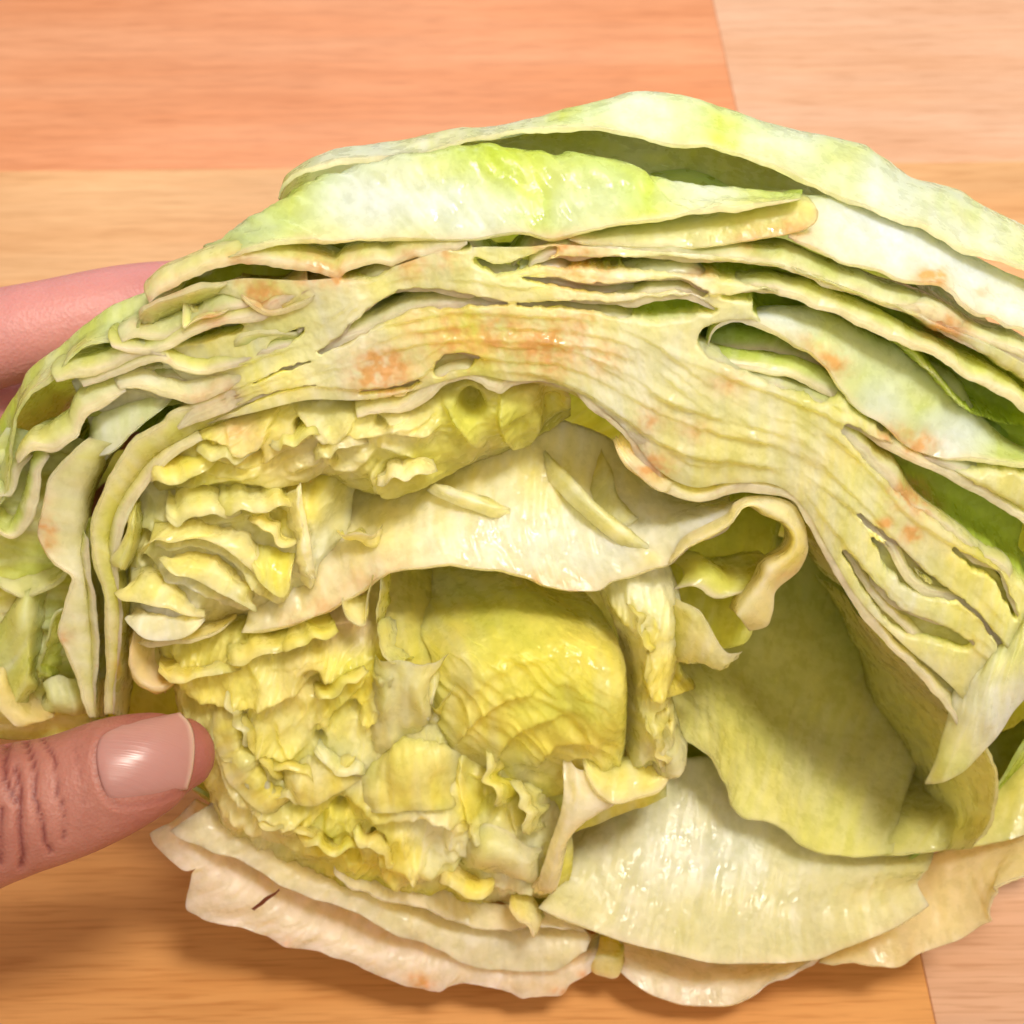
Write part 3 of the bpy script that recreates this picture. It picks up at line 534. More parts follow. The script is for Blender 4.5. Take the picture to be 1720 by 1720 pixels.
# ---- left-hand leaves (traced upwards, then over the top)
leaf([[(130, 660), (210, 590), (300, 530), (400, 490), (520, 470), (640, 460)], [(150, 590), (230, 530), (310, 480), (400, 435), (520, 400), (640, 390)], [(220, 510), (300, 465), (400, 415), (520, 370), (640, 350)]], (-11, -18, -28), th=1, amp=1.0, wl=12, g=.7, wh=.1, rim=0, brown=0, roll=0)
leaf([[(-90, 1240), (-85, 1100), (-80, 980), (-60, 860), (-30, 780), (10, 720)], [(20, 1240), (25, 1100), (30, 980), (40, 880), (55, 800), (80, 730)], [(150, 1240), (150, 1100), (150, 980), (150, 890), (160, 820), (180, 740)]], (-7, -8, -13), th=1.2, amp=1.8, wl=10, g=.5, wh=.3, rim=.2, brown=0, fold=1.6, roll=0, m=50, name='outer_leaf')
la_edge = [(-40, 900), (-10, 860), (10, 815), (20, 742), (27, 702), (40, 672), (60, 650), (100, 622), (115, 600), (140, 578), (185, 572), (225, 566), (230, 545), (240, 522), (262, 506), (300, 488)]
la_top = [(-60, 800), (-25, 740), (0, 704), (15, 682), (45, 643), (60, 617), (105, 582), (140, 547), (170, 527), (215, 502), (270, 481), (322, 453)]
leaf([la_edge, [((a[0] + b[0]) / 2, (a[1] + b[1]) / 2) for a, b in zip(resample(la_edge, 14)[0], resample(la_top, 14)[0])], la_top, shift(la_top, 60, 60)], (-2, -9, -16, -40), th=1.2, amp=.6, wl=18, g=.62, wh=.12, rim=.5, brown=.4, m=34, name='outer_leaf', vein=.3)
leaf([(205, 575), (227, 567), (250, 572), (285, 571), (318, 556), (345, 546), (372, 528), (400, 520), (430, 512)], (-1,), D=20, th=1.6, amp=.9, wl=9, g=.5, wh=.3)
leaf([[(228, 566), (229, 545), (238, 524), (262, 508), (300, 498), (345, 485), (400, 478)], [(262, 565), (263, 545), (268, 530), (285, 520), (310, 510), (350, 500), (400, 492)], [(290, 560), (300, 545), (320, 530), (350, 520), (400, 510)]], (0, -3, -12), th=1.6, amp=.6, wl=8, g=.4, wh=.45, brown=.6)
leaf([[(300, 510), (304, 528), (309, 551), (325, 538), (342, 531), (370, 527), (400, 520)], [(330, 495), (345, 505), (360, 508), (380, 505), (410, 500)]], (.5, -8), th=1, amp=.4, g=.5, wh=.5)
leaf([(188, 582), (215, 592), (245, 596), (277, 590), (310, 572), (345, 556), (375, 547), (415, 541), (445, 536), (470, 520), (520, 485)], D=22, th=2.4, amp=.5, wl=12, g=.4, wh=.35)
leaf([[(395, 490), (425, 512), (450, 525), (480, 520), (520, 500), (560, 478)], [(400, 470), (430, 478), (470, 478), (520, 468), (570, 455)]], (.4, -5), th=1.6, amp=.5, g=.2, wh=.2, pink=.3)
leaf([[(385, 610), (392, 595), (395, 580), (410, 565), (440, 560), (480, 562), (520, 560)], [(420, 600), (440, 590), (470, 585), (510, 570), (540, 555)], [(400, 545), (450, 535), (500, 535), (550, 520)]], (0, -3, -12), th=1.5, amp=.7, wl=8, g=.55, wh=.3)
leaf([(95, 642), (120, 636), (150, 632), (185, 622), (215, 608), (245, 597), (280, 600)], D=20, th=2.2, amp=.7, wl=9, g=.45, wh=.3)
leaf([(140, 650), (185, 637), (230, 620), (270, 607), (295, 620), (325, 628), (350, 629), (380, 622), (410, 612), (440, 600), (475, 590), (515, 580)], D=22, th=1.8, amp=.7, wl=11, g=.5, wh=.35)
leaf([(200, 655), (212, 652), (250, 658), (275, 667), (300, 672), (322, 677), (340, 673), (367, 662), (400, 651), (430, 638), (490, 616), (540, 600)], D=22, th=2.4, amp=.4, wl=11, g=.4, wh=.55)
leaf([(235, 648), (290, 640), (340, 645), (400, 632), (460, 610)], (-3,), D=20, th=1.4, amp=.5, g=.6, wh=.2)
leaf([(30, 778), (57, 759), (87, 761), (110, 748), (132, 733), (138, 712), (152, 693), (180, 680), (212, 657)], D=18, th=3.0, amp=.8, wl=8, g=.5, wh=.45)
leaf([[(135, 775), (172, 766), (195, 752), (217, 728), (247, 706), (275, 688), (290, 673)], [(140, 720), (165, 700), (190, 688), (215, 675), (250, 665), (290, 660)], [(130, 690), (170, 670), (220, 650), (290, 640)]], (-1, -5, -14), th=1.0, amp=.5, wl=14, g=.6, wh=.7, rim=.4)
li_a = [(152, 1205), (147, 1192), (132, 1140), (117, 1100), (100, 1065), (110, 1022), (122, 987), (122, 965), (90, 940), (70, 915), (63, 895), (70, 865), (75, 842), (82, 810), (95, 792), (130, 755), (150, 735)]
li_b = [(166, 1205), (162, 1150), (158, 1100), (155, 1060), (152, 1020), (148, 985), (145, 950), (138, 905), (141, 860), (150, 820), (172, 768), (195, 745)]
leaf([li_a, li_b, shift(li_b, 14, 0)], (0, -3.5, -24), th=1.4, amp=.5, wl=12, g=.35, wh=.68, pink=.12, m=30)
leaf([(158, 1200), (164, 1130), (166, 1060), (160, 1000), (152, 950), (150, 905)], (-1.5,), D=22, th=1.5, amp=.4, g=.3, wh=.3)
lk_a = [(178, 1200), (182, 1130), (184, 1070), (178, 1000), (163, 945), (156, 905), (160, 872), (168, 850), (182, 812), (195, 790), (213, 763), (231, 741), (255, 726), (275, 713), (282, 701), (300, 691), (340, 681), (380, 668), (420, 655)]
lk_b = [(192, 1200), (198, 1130), (202, 1060), (200, 1000), (190, 945), (185, 905), (192, 870), (205, 840), (222, 812), (240, 786), (262, 764), (290, 745), (320, 725), (350, 708), (390, 692), (430, 676)]
leaf([lk_a, lk_b, shift(lk_b, 26, 14)], (0, -2, -14), th=2.0, amp=.5, wl=12, g=.25, wh=.3, m=28)
leaf([(190, 1200), (200, 1120), (205, 1040), (200, 980), (200, 930), (210, 880), (230, 840), (260, 800), (300, 765), (340, 738)], (-1,), D=22, th=2.2, amp=.5, g=.2, wh=.3)
leaf([[(208, 862), (210, 890), (198, 918), (184, 940), (192, 962), (200, 976)], [(220, 860), (222, 890), (216, 918), (206, 940), (202, 962), (202, 976)], [(230, 862), (234, 892), (233, 922), (224, 948), (212, 968), (204, 976)]], (-1, 1.5, -2), th=1, amp=.4, g=.2, wh=.4, brown=0)
leaf([[(-30, 975), (0, 985), (40, 1000), (75, 990), (110, 960), (120, 940)], [(-30, 900), (0, 895), (30, 885), (60, 895), (90, 920), (118, 930)]], (-4, -18), th=1, amp=.8, g=.45, wh=.25, rim=.4, pink=.2)
leaf([(-20, 885), (20, 905), (45, 888), (58, 868), (66, 832), (72, 792), (85, 766)], (-1,), D=20, th=2.4, amp=.9, wl=8, g=.75, wh=.3, brown=.2)
leaf([(-10, 852), (5, 835), (20, 832), (30, 802), (40, 782), (55, 766)], (-2,), D=18, th=2.2, amp=.9, wl=7, g=.6, wh=.4, brown=.3)
leaf([[(-20, 1080), (-5, 1150), (10, 1200), (40, 1225)], [(30, 1010), (45, 1060), (48, 1120), (44, 1180)], [(75, 1000), (76, 1050), (66, 1110), (58, 1160)]], (-4, -1, -8), th=1, amp=1.0, wl=9, g=.4, wh=.35, rim=.4, brown=0)
leaf([[(60, 1160), (72, 1110), (84, 1060), (95, 1035), (120, 1030)], [(95, 1165), (110, 1130), (118, 1090), (125, 1060), (135, 1040)]], (-3, -10), th=1, amp=1.3, wl=6, g=.55, wh=.2, rim=.4, brown=0, fold=1.5)
leaf([[(62, 1160), (80, 1140), (105, 1135), (130, 1150)], [(66, 1185), (85, 1185), (110, 1190), (140, 1195)], [(40, 1220), (70, 1215), (105, 1212), (150, 1215)]], (-6, -4, -8), th=1, amp=1.2, wl=7, g=.35, wh=.75, rim=.2, brown=0)
leaf([[(-30, 1140), (-10, 1180), (20, 1215), (50, 1235)], [(0, 1120), (15, 1160), (40, 1195), (80, 1225)], [(20, 1100), (40, 1150), (70, 1190)]], (0, -2, -10), th=1.2, amp=.8, g=.25, wh=.25, pink=.6, brown=0)

# ---- the wavy middle, upper left
wavy = [([(300, 748), (340, 732), (380, 738), (405, 752), (430, 748), (448, 732), (453, 712), (466, 692), (485, 684)], 3.2, 24), ([(485, 684), (505, 697), (520, 716), (542, 734), (562, 735), (582, 722), (596, 702), (608, 690)], 3.2, 22), ([(608, 690), (628, 688), (640, 698), (660, 702), (690, 694)], 2.5, 18),
        ([(300, 790), (340, 772), (380, 770), (420, 778), (455, 768), (480, 750), (510, 744)], 3.0, 22), ([(540, 768), (580, 740), (595, 732), (617, 730), (637, 725), (660, 720), (680, 723), (712, 726), (730, 720), (748, 704)], 3.4, 24), ([(290, 826), (350, 812), (390, 802), (430, 812), (462, 822), (505, 818), (530, 808), (548, 784)], 3.2, 24), ([(545, 780), (585, 787), (605, 781), (632, 755)], 2.8, 20),
        ([(633, 746), (660, 753), (685, 762), (698, 767)], 3.0, 14), ([(640, 772), (621, 800), (632, 827), (660, 842), (720, 816), (790, 780), (808, 750)], 4.0, 22), ([(742, 664), (762, 703), (788, 736), (808, 752)], 3.2, 14), ([(843, 656), (838, 700), (846, 732), (866, 753), (888, 749), (906, 730), (913, 700), (906, 660)], 4.2, 16),
        ([(350, 760), (390, 752), (420, 764)], 1.8, 12), ([(330, 795), (370, 790), (410, 796), (450, 792)], 1.8, 12), ([(480, 790), (520, 780), (545, 770)], 1.8, 12), ([(370, 700), (385, 720), (392, 742)], 1.8, 12), ([(650, 715), (700, 708), (735, 690)], 2.0, 14)]
leaf([[(230, 850, -6), (300, 842, -5), (380, 845, -5), (460, 840, -5), (540, 822, -6), (620, 850, -7), (700, 840, -9), (790, 800, -12), (870, 770, -16), (960, 715, -18)], [(240, 770), (310, 755), (390, 745), (470, 740), (550, 740), (630, 745), (710, 735), (790, 715), (870, 705), (960, 690)], [(260, 725), (330, 712), (400, 690), (470, 672), (540, 662), (620, 668), (690, 662), (760, 640), (850, 645), (950, 655)]], (-5, -3.5, -3), th=1, amp=.3, g=.16, wh=.30, vein=.15, rim=0, brown=.7, pink=.12, n=300, m=120, roll=5, name='leaf', hfun=crinkles(wavy, [(505, 716, 11, 5), (432, 764, 12, 3), (640, 706, 10, 4), (790, 684, 20, 9), (665, 792, 15, 4), (560, 770, 8, 3), (925, 690, 25, 5)], .7, .4, 30, 1.2, 51.0, ani=2.5, big=.8), tints=[(872, 710, 50, YEL + (GRN - YEL) * .35, .9), (780, 700, 50, YEL + (GRN - YEL) * .35, .8), (680, 810, 70, YEL + (GRN - YEL) * .2, .8), (740, 790, 50, YEL + (GRN - YEL) * .2, .8), (480, 780, 70, PINK, .35), (400, 725, 40, PINK, .4)])

# ---- pale crumpled leaves at the left
petal_lips = [([(198, 1040), (210, 1052), (250, 1077), (290, 1077), (325, 1063), (345, 1048)], 4.5, 26), ([(185, 1006), (205, 1013), (225, 1011), (262, 1018), (295, 1024), (345, 1050)], 4.5, 30),
              ([(258, 943), (292, 966), (320, 971), (370, 997), (392, 1008), (432, 1038)], 4.5, 34), ([(229, 945), (234, 925), (246, 912), (262, 905), (287, 911), (308, 906), (330, 903), (350, 908), (372, 918), (410, 947), (440, 988)], 4.5, 34),
              ([(418, 950), (445, 985), (465, 1002), (478, 1004), (487, 990), (485, 960)], 4.0, 28), ([(512, 987), (528, 982), (529, 960), (523, 920), (514, 870), (503, 815)], 5.0, 26), ([(250, 868), (320, 868), (370, 872), (430, 862), (480, 852)], 2.5, 30), ([(300, 835), (380, 838), (440, 832), (490, 822)], 2.5, 30)]
leaf([[(185, 1090), (260, 1105), (340, 1095), (420, 1075), (500, 1040), (570, 1000)], [(195, 1000), (280, 1000), (370, 990), (450, 975), (520, 950), (580, 920)], [(200, 900), (290, 900), (380, 895), (460, 885), (530, 870), (590, 850)], [(215, 800), (300, 790), (400, 785), (480, 780), (560, 775), (620, 770)]], (-4, -4, -5, -8), th=1, amp=.3, g=.12, wh=.42, vein=.2, rim=0, brown=.3, n=210, m=150, name='leaf', hfun=crinkles(petal_lips, [(248, 905, 13, 9), (243, 950, 9, 8)], .7, .25, 55, .5, 3.0, big=1.2), roll=8, tints=[(270, 1052, 70, WHT, .9), (270, 990, 60, WHT, .6), (515, 930, 50, WHT, .7), (350, 960, 60, WHT, .35), (400, 1060, 60, PINK, .5)])
# ---- the white arch in the middle
w_edge = [(405, 1062), (462, 1054), (495, 1047), (540, 1030), (580, 1008), (615, 985), (645, 965), (670, 957), (712, 952), (740, 946), (757, 944), (780, 950), (817, 955), (842, 956), (860, 961), (890, 970), (910, 980), (925, 985), (960, 991), (1005, 992), (1025, 978), (1060, 966), (1085, 957), (1122, 948), (1137, 932), (1155, 913), (1172, 901), (1210, 890), (1222, 880), (1234, 862), (1240, 848)]
w_mid = [(420, 1020), (470, 990), (530, 950), (600, 915), (660, 895), (720, 880), (780, 870), (840, 870), (900, 880), (960, 890), (1010, 895), (1060, 890), (1110, 880), (1150, 865), (1190, 852), (1225, 838)]
w_top = [(440, 900), (500, 850), (560, 820), (640, 800), (720, 780), (800, 740), (900, 700), (980, 715), (1050, 750), (1110, 800), (1170, 820), (1225, 820)]
leaf([w_edge, w_mid, w_top], (-.5, -6, -22), th=1.8, amp=.8, wl=16, g=.12, wh=.62, vein=.25, pink=.26, m=60, name='leaf', jit=.4, fold=.6, tints=[(880, 880, 90, COOL, .5), (1000, 930, 90, COOL, .55), (1150, 870, 70, COOL, .45), (600, 1000, 90, PINK, .4)])
leaf([[(560, 905), (585, 900), (612, 898), (640, 905)], [(575, 920), (600, 912), (615, 925), (640, 930)]], (-1, -3), th=.8, amp=.3, g=.15, wh=.3)
# slivers lying on it
leaf([[(716, 832, -9), (760, 846, -7.5), (800, 860, -6.5), (835, 870, -6), (857, 871, -5.5)], [(730, 818, -8), (765, 828, -6), (805, 838, -5.5), (838, 852, -5), (858, 864, -5)]], (-8, -6), th=1.6, amp=.15, g=.1, wh=.7, brown=0, name='leaf_sliver', m=12, rim=0, roll=2)
leaf([[(886, 752, -20), (905, 790, -15), (940, 828, -10), (985, 872, -6), (1040, 915, -3.5), (1085, 946, -2)], [(895, 738, -19), (928, 776, -13), (962, 810, -8), (1000, 850, -4), (1058, 896, -2), (1104, 934, -1)]], (-8, -6), th=1.6, amp=.15, g=.08, wh=.55, brown=0, name='leaf_sliver', m=12, rim=0, roll=2)
leaf([[(985, 800, -16), (1000, 845, -10), (1030, 875, -6), (1060, 890, -5)], [(1010, 760, -18), (1030, 800, -12), (1040, 840, -8), (1075, 880, -5)]], (-9, -6), th=1.2, amp=.3, g=.1, wh=.35, brown=0, name='leaf_sliver', m=12, rim=0, roll=2)
leaf([[(1032, 757), (1050, 777), (1075, 800), (1092, 815), (1115, 827), (1142, 838)], [(1050, 742), (1075, 765), (1100, 785), (1125, 805), (1150, 820)]], (1, 0), th=2.0, amp=.3, g=.1, wh=.4)

# ---- the round hole and its curled rim
h_in = [(1128, 946), (1162, 917), (1225, 884), (1240, 858), (1262, 851), (1288, 866), (1318, 882), (1332, 905), (1323, 930), (1290, 951), (1274, 978), (1246, 1012), (1236, 1030)]
h_out = [(1118, 944), (1150, 900), (1215, 866), (1236, 842), (1266, 833), (1322, 840), (1346, 866), (1359, 915), (1342, 958), (1304, 990), (1299, 1022), (1288, 1052), (1258, 1060)]
leaf([h_out, h_in, shift(h_in, -14, -10)], (-1.5, .4, -20), th=1.2, amp=.4, wl=9, g=.12, wh=.4, pink=.25, rim=.6, name='leaf', flip=False)
leaf([[(1120, 1010), (1160, 1060), (1205, 1085), (1250, 1080), (1285, 1050)], [(1120, 960), (1180, 965), (1235, 975), (1280, 965), (1310, 950)], [(1130, 880), (1200, 850), (1270, 835), (1330, 850)]], (-14, -24, -34), th=1, amp=1.0, wl=10, g=.4, wh=.06, rim=0, brown=0, fold=1.0, roll=5)
leaf([(1130, 990), (1165, 985), (1200, 1005), (1235, 1000), (1270, 990), (1300, 985)], (-8,), D=14, th=1.0, amp=.8, g=.3, wh=.2, brown=0)

# ---- the hollow on the right; broad tints put some of its shade into the colour
c1_edge = [(1120, 1220), (1150, 1242), (1192, 1266), (1210, 1303), (1223, 1326), (1233, 1355), (1251, 1374), (1288, 1381), (1318, 1393), (1348, 1419), (1385, 1433), (1440, 1437), (1500, 1430)]
leaf([c1_edge, [(1120, 1140), (1170, 1170), (1240, 1230), (1320, 1290), (1420, 1330), (1520, 1340)], [(1110, 1060), (1180, 1080), (1260, 1110), (1360, 1150), (1460, 1200), (1560, 1240)], [(1130, 930), (1230, 900), (1340, 910), (1430, 990), (1510, 1090), (1600, 1180)]], (-13, -27, -45, -62), th=.7, amp=1.6, wl=22, g=.42, wh=.20, rim=.1, pink=.15, brown=.2, m=60, name='leaf', stretch=1.5, fold=.6, tints=[(1330, 1200, 900, np.array([0.70, 0.64, 0.24]), .5)])
leaf([[(1480, 1060), (1540, 1120), (1590, 1180), (1640, 1245), (1672, 1300), (1665, 1370), (1630, 1425)], [(1420, 1010), (1490, 1110), (1540, 1180), (1580, 1250), (1600, 1320), (1590, 1380), (1560, 1430)], [(1370, 960), (1430, 1080), (1460, 1180), (1490, 1270), (1500, 1340), (1480, 1400), (1440, 1440)]], (-1, -20, -50), th=1.2, amp=1.4, wl=14, g=.45, wh=.14, rim=.3, pink=.2, brown=.2, m=36, tints=[(1550, 1280, 500, np.array([0.66, 0.58, 0.24]), .5)])
leaf([[(1455, 1045), (1490, 1085), (1540, 1120), (1600, 1140), (1660, 1140)], [(1440, 1000), (1480, 1040), (1530, 1060), (1590, 1075), (1650, 1090)], [(1430, 960), (1480, 1000), (1540, 1020), (1600, 1040)]], (-1.5, -4, -10), th=1.2, amp=.8, wl=12, g=.2, wh=.12, brown=0, rim=.2, roll=3)
c2_edge = [(905, 1524), (960, 1548), (1010, 1568), (1060, 1585), (1136, 1604), (1203, 1617), (1300, 1618), (1370, 1612), (1415, 1594), (1455, 1578), (1500, 1560), (1560, 1520)]
leaf([c2_edge, [(930, 1490), (1000, 1505), (1100, 1520), (1220, 1535), (1340, 1535), (1440, 1515), (1540, 1480)], [(945, 1440), (1020, 1420), (1120, 1420), (1250, 1440), (1380, 1460), (1480, 1460), (1560, 1450)], [(960, 1390), (1030, 1340), (1100, 1300), (1180, 1270), (1280, 1300), (1400, 1350), (1500, 1380), (1580, 1400)]], (-2, -7, -15, -28), th=1.6, amp=.9, wl=20, g=.35, wh=.55, rim=.6, m=60, pink=.2, name='leaf', brown=.3, fold=.5, tints=[(1200, 1500, 900, np.array([0.78, 0.74, 0.54]), .5), (1130, 1430, 70, WHT, .6), (1240, 1440, 60, COOL, .5)])  # broad tint holds shade, the two pale spots a painted highlight
# lower right fringe, its shade partly painted in by the darker tints
d1 = [(1375, 1618), (1437, 1617), (1471, 1623), (1512, 1623), (1541, 1601), (1582, 1590), (1620, 1575), (1649, 1556), (1662, 1547), (1660, 1530), (1664, 1508), (1675, 1495), (1668, 1490), (1705, 1476), (1725, 1466), (1790, 1440)]
leaf([d1, [(1390, 1590), (1450, 1570), (1510, 1545), (1570, 1515), (1630, 1480), (1700, 1440), (1790, 1400)], [(1400, 1560), (1450, 1520), (1510, 1470), (1570, 1435), (1640, 1410), (1710, 1390), (1790, 1370)]], (-6, -12, -22), th=.9, amp=1.0, wl=14, g=.45, wh=.42, pink=.35, rim=.6, jit=.8, m=34, name='outer_leaf', brown=.3, tints=[(1560, 1540, 500, np.array([0.66, 0.56, 0.36]), .6)])
leaf([[(1430, 1445), (1490, 1438), (1526, 1433), (1564, 1430), (1601, 1424), (1653, 1417), (1709, 1408), (1770, 1396)], [(1480, 1380), (1560, 1370), (1640, 1350), (1720, 1320), (1770, 1300)], [(1500, 1320), (1570, 1310), (1650, 1270), (1730, 1230)]], (-13, -21, -36), th=.8, amp=1.3, wl=12, g=.5, wh=.15, rim=.2, pink=.15, brown=0, tints=[(1600, 1380, 500, np.array([0.66, 0.58, 0.28]), .5)])
# bottom
leaf([[(1035, 1650), (1080, 1668), (1130, 1683), (1173, 1690), (1229, 1687), (1266, 1668), (1303, 1646), (1359, 1624), (1410, 1606)], [(1040, 1620), (1090, 1630), (1150, 1645), (1220, 1648), (1290, 1630), (1350, 1612), (1410, 1590)], [(1048, 1590), (1100, 1596), (1170, 1606), (1240, 1612), (1320, 1608), (1400, 1590)]], (-6, -10, -18), th=1.2, amp=.7, wl=14, g=.35, wh=.8, pink=.25, rim=.4, name='outer_leaf', brown=.2, tints=[(1200, 1640, 500, np.array([0.80, 0.76, 0.68]), .6)])
leaf([[(985, 1632), (1005, 1640), (1030, 1643), (1050, 1634)], [(988, 1612), (1008, 1604), (1030, 1606), (1050, 1612)], [(1000, 1590), (1018, 1582), (1034, 1586), (1045, 1598)]], (-9, -9, -16), th=.8, amp=.8, wl=5, g=.3, wh=.2, brown=0, roll=3)
d3 = [(250, 1400), (262, 1420), (290, 1448), (309, 1463), (330, 1459), (322, 1470), (314, 1508), (316, 1530), (357, 1549), (402, 1556), (447, 1575), (495, 1595), (540, 1601), (595, 1620), (633, 1638), (670, 1650), (726, 1664), (763, 1654), (823, 1657), (856, 1668), (875, 1676), (897, 1672), (942, 1672), (957, 1655), (990, 1632)]
leaf([d3, [(290, 1380), (350, 1440), (400, 1490), (460, 1520), (540, 1555), (620, 1585), (700, 1605), (780, 1615), (860, 1625), (940, 1620), (1000, 1600)], [(330, 1340), (400, 1390), (460, 1430), (540, 1465), (640, 1500), (740, 1530), (860, 1550), (960, 1560), (1010, 1560)]], (-6, -8, -20), th=.5, amp=1.3, wl=14, g=.2, wh=.55, pink=.45, rim=.3, jit=1.1, m=40, name='outer_leaf', fold=.9, fang=.2, tints=[(600, 1560, 900, np.array([0.78, 0.73, 0.66]), .8)])
leaf([[(285, 1395), (340, 1425), (395, 1442), (435, 1462), (475, 1487), (535, 1514), (590, 1530), (640, 1556), (690, 1580), (745, 1600), (790, 1622), (860, 1630), (935, 1625), (985, 1596)], [(330, 1365), (400, 1405), (460, 1440), (540, 1475), (620, 1505), (700, 1540), (780, 1565), (860, 1580), (940, 1580), (990, 1570)], [(380, 1330), (460, 1380), (560, 1430), (650, 1470), (750, 1500), (880, 1520), (960, 1540)]], (-5, -7, -17), th=.5, amp=1.4, wl=13, g=.25, wh=.5, pink=.3, rim=.2, jit=1.2, m=36, fold=.7, fang=.2, tints=[(600, 1500, 900, np.array([0.78, 0.72, 0.58]), .6)])
leaf([[(560, 1470), (620, 1500), (690, 1520), (760, 1545), (840, 1560), (920, 1555), (985, 1562)], [(560, 1440), (640, 1470), (720, 1490), (800, 1510), (880, 1520), (960, 1530)]], (-4, -9), th=.6, amp=1.2, wl=10, g=.25, wh=.45, pink=.25, rim=.2, jit=1.0, fold=.8, tints=[(750, 1520, 900, np.array([0.78, 0.72, 0.58]), .6)])

# ---- the yellow heart and the crumpled leaves left of it: crinkled sheets with overlapping lips
heart_lips = [([(280, 1100), (298, 1140), (312, 1166), (360, 1177), (410, 1181), (460, 1169), (500, 1150), (560, 1128), (620, 1108)], 4.5, 34), ([(395, 1070), (450, 1075), (500, 1062), (560, 1050), (600, 1050)], 2.5, 22),
              ([(752, 1116), (720, 1114), (685, 1113), (650, 1113), (622, 1122)], 5.0, 40), ([(724, 1205), (728, 1165), (738, 1140), (753, 1114)], 4.5, 40), ([(735, 1220), (748, 1195), (758, 1178), (770, 1150)], 2.5, 14),
              ([(600, 1374), (640, 1362), (680, 1358), (730, 1357), (770, 1365)], 4.0, 40), ([(682, 1462), (715, 1471), (745, 1465), (778, 1446)], 4.0, 40), ([(632, 1378), (635, 1430), (648, 1478), (676, 1503)], 3.5, 22), ([(710, 1492), (700, 1462), (688, 1420), (676, 1372)], 3.0, 22),
              ([(735, 1480), (762, 1514), (790, 1529), (815, 1522)], 3.0, 22), ([(352, 1185), (360, 1250), (390, 1320), (440, 1362), (490, 1375), (535, 1350)], 4.5, 30), ([(420, 1195), (430, 1250), (455, 1300), (490, 1318), (520, 1300), (538, 1265)], 3.0, 20), ([(466, 1200), (471, 1240), (490, 1264), (512, 1250)], 2.2, 16),
              ([(545, 1232), (560, 1192), (590, 1167), (618, 1132)], 3.0, 20), ([(600, 1180), (606, 1212), (625, 1214), (642, 1196), (646, 1172)], 3.0, 18), ([(640, 1060), (644, 1090), (662, 1112), (684, 1113)], 3.0, 12), ([(575, 1012), (590, 1040), (612, 1050), (618, 1010), (624, 975)], 3.5, 24),
              ([(380, 1350), (400, 1392), (450, 1418), (510, 1432), (570, 1442)], 3.0, 24), ([(548, 1404), (548, 1372), (562, 1352), (582, 1362), (594, 1402)][::-1], 3.0, 14), ([(770, 1400), (812, 1384), (852, 1396), (888, 1424), (915, 1445)][::-1], 3.0, 30), ([(790, 1488), (830, 1492), (870, 1504), (908, 1514)], 3.0, 26),
              ([(778, 1250), (770, 1300), (785, 1360), (800, 1402)], 3.0, 16), ([(842, 1265), (838, 1310), (852, 1360), (872, 1425)], 3.0, 18), ([(905, 1275), (895, 1320), (900, 1370), (908, 1430)], 2.5, 16)]
rnd = np.random.RandomState(5)
for _ in range(52):                                                    # many small frills
    fx, fy = rnd.uniform(290, 930), rnd.uniform(1070, 1540)
    if fy < 1110 and fx > 650 or fx > 700 and fy < 1240: continue
    aa = rnd.uniform(-1.0, 0.6) + (0.9 if fx < 480 else 0); ln = rnd.uniform(22, 60); cv = rnd.uniform(-.5, .5)
    heart_lips.append(([(fx + ln * t_ * math.cos(aa + cv * t_), fy + ln * t_ * math.sin(aa + cv * t_)) for t_ in (-1, -.5, 0, .5, 1)], rnd.uniform(1.0, 2.2), rnd.uniform(14, 26), 0, rnd.choice([1.2, 2.2, 3.5]), .12))
heart_holes = [(537, 1241, 9, 6), (571, 1352, 11, 9), (566, 1300, 9, 7), (545, 1420, 14, 4), (592, 1440, 12, 5), (636, 1402, 12, 8), (726, 1176, 7, 6), (525, 1138, 20, 5), (595, 1194, 12, 5), (700, 1010, 55, 14), (700, 1085, 22, 6)]
leaf([[(300, 1240), (350, 1390), (430, 1470), (560, 1530), (700, 1560), (830, 1570), (950, 1560)], [(270, 1170), (350, 1280), (450, 1350), (570, 1390), (690, 1410), (820, 1420), (960, 1430)], [(255, 1110), (360, 1150), (470, 1190), (560, 1220), (650, 1245), (740, 1265), (860, 1310)], [(265, 1070), (380, 1070), (470, 1075), (550, 1085), (630, 1095), (700, 1105), (760, 1130)], [(380, 1030), (450, 1005), (520, 985), (580, 965), (630, 955), (670, 960), (700, 1000)]], (-3, -2.5, -2.5, -4, -16), th=1, amp=.3, g=.14, wh=.20, vein=.15, rim=0, brown=.4, n=330, m=250, name='heart_leaf', hfun=crinkles(heart_lips, heart_holes, 1.5, .7, 40, .35, 11.0, ani=2.6, big=1.4), roll=8, tints=[(690, 1180, 62, CREAMW, .75), (700, 1290, 60, CREAMW, .5), (720, 1330, 60, CREAMW, .55), (725, 1420, 58, CREAMW, .85), (845, 1445, 70, CREAMW, .85), (600, 1290, 50, CREAMW, .45), (590, 1030, 60, PINK, .7), (500, 1120, 60, PINK, .35), (665, 1440, 40, YEL, .9), (775, 1500, 40, YEL, .8), (350, 1130, 80, YEL, .8), (420, 1260, 80, YEL, .6), (430, 1400, 90, CREAMW, .4), (700, 1010, 70, YEL * .92, .8)])
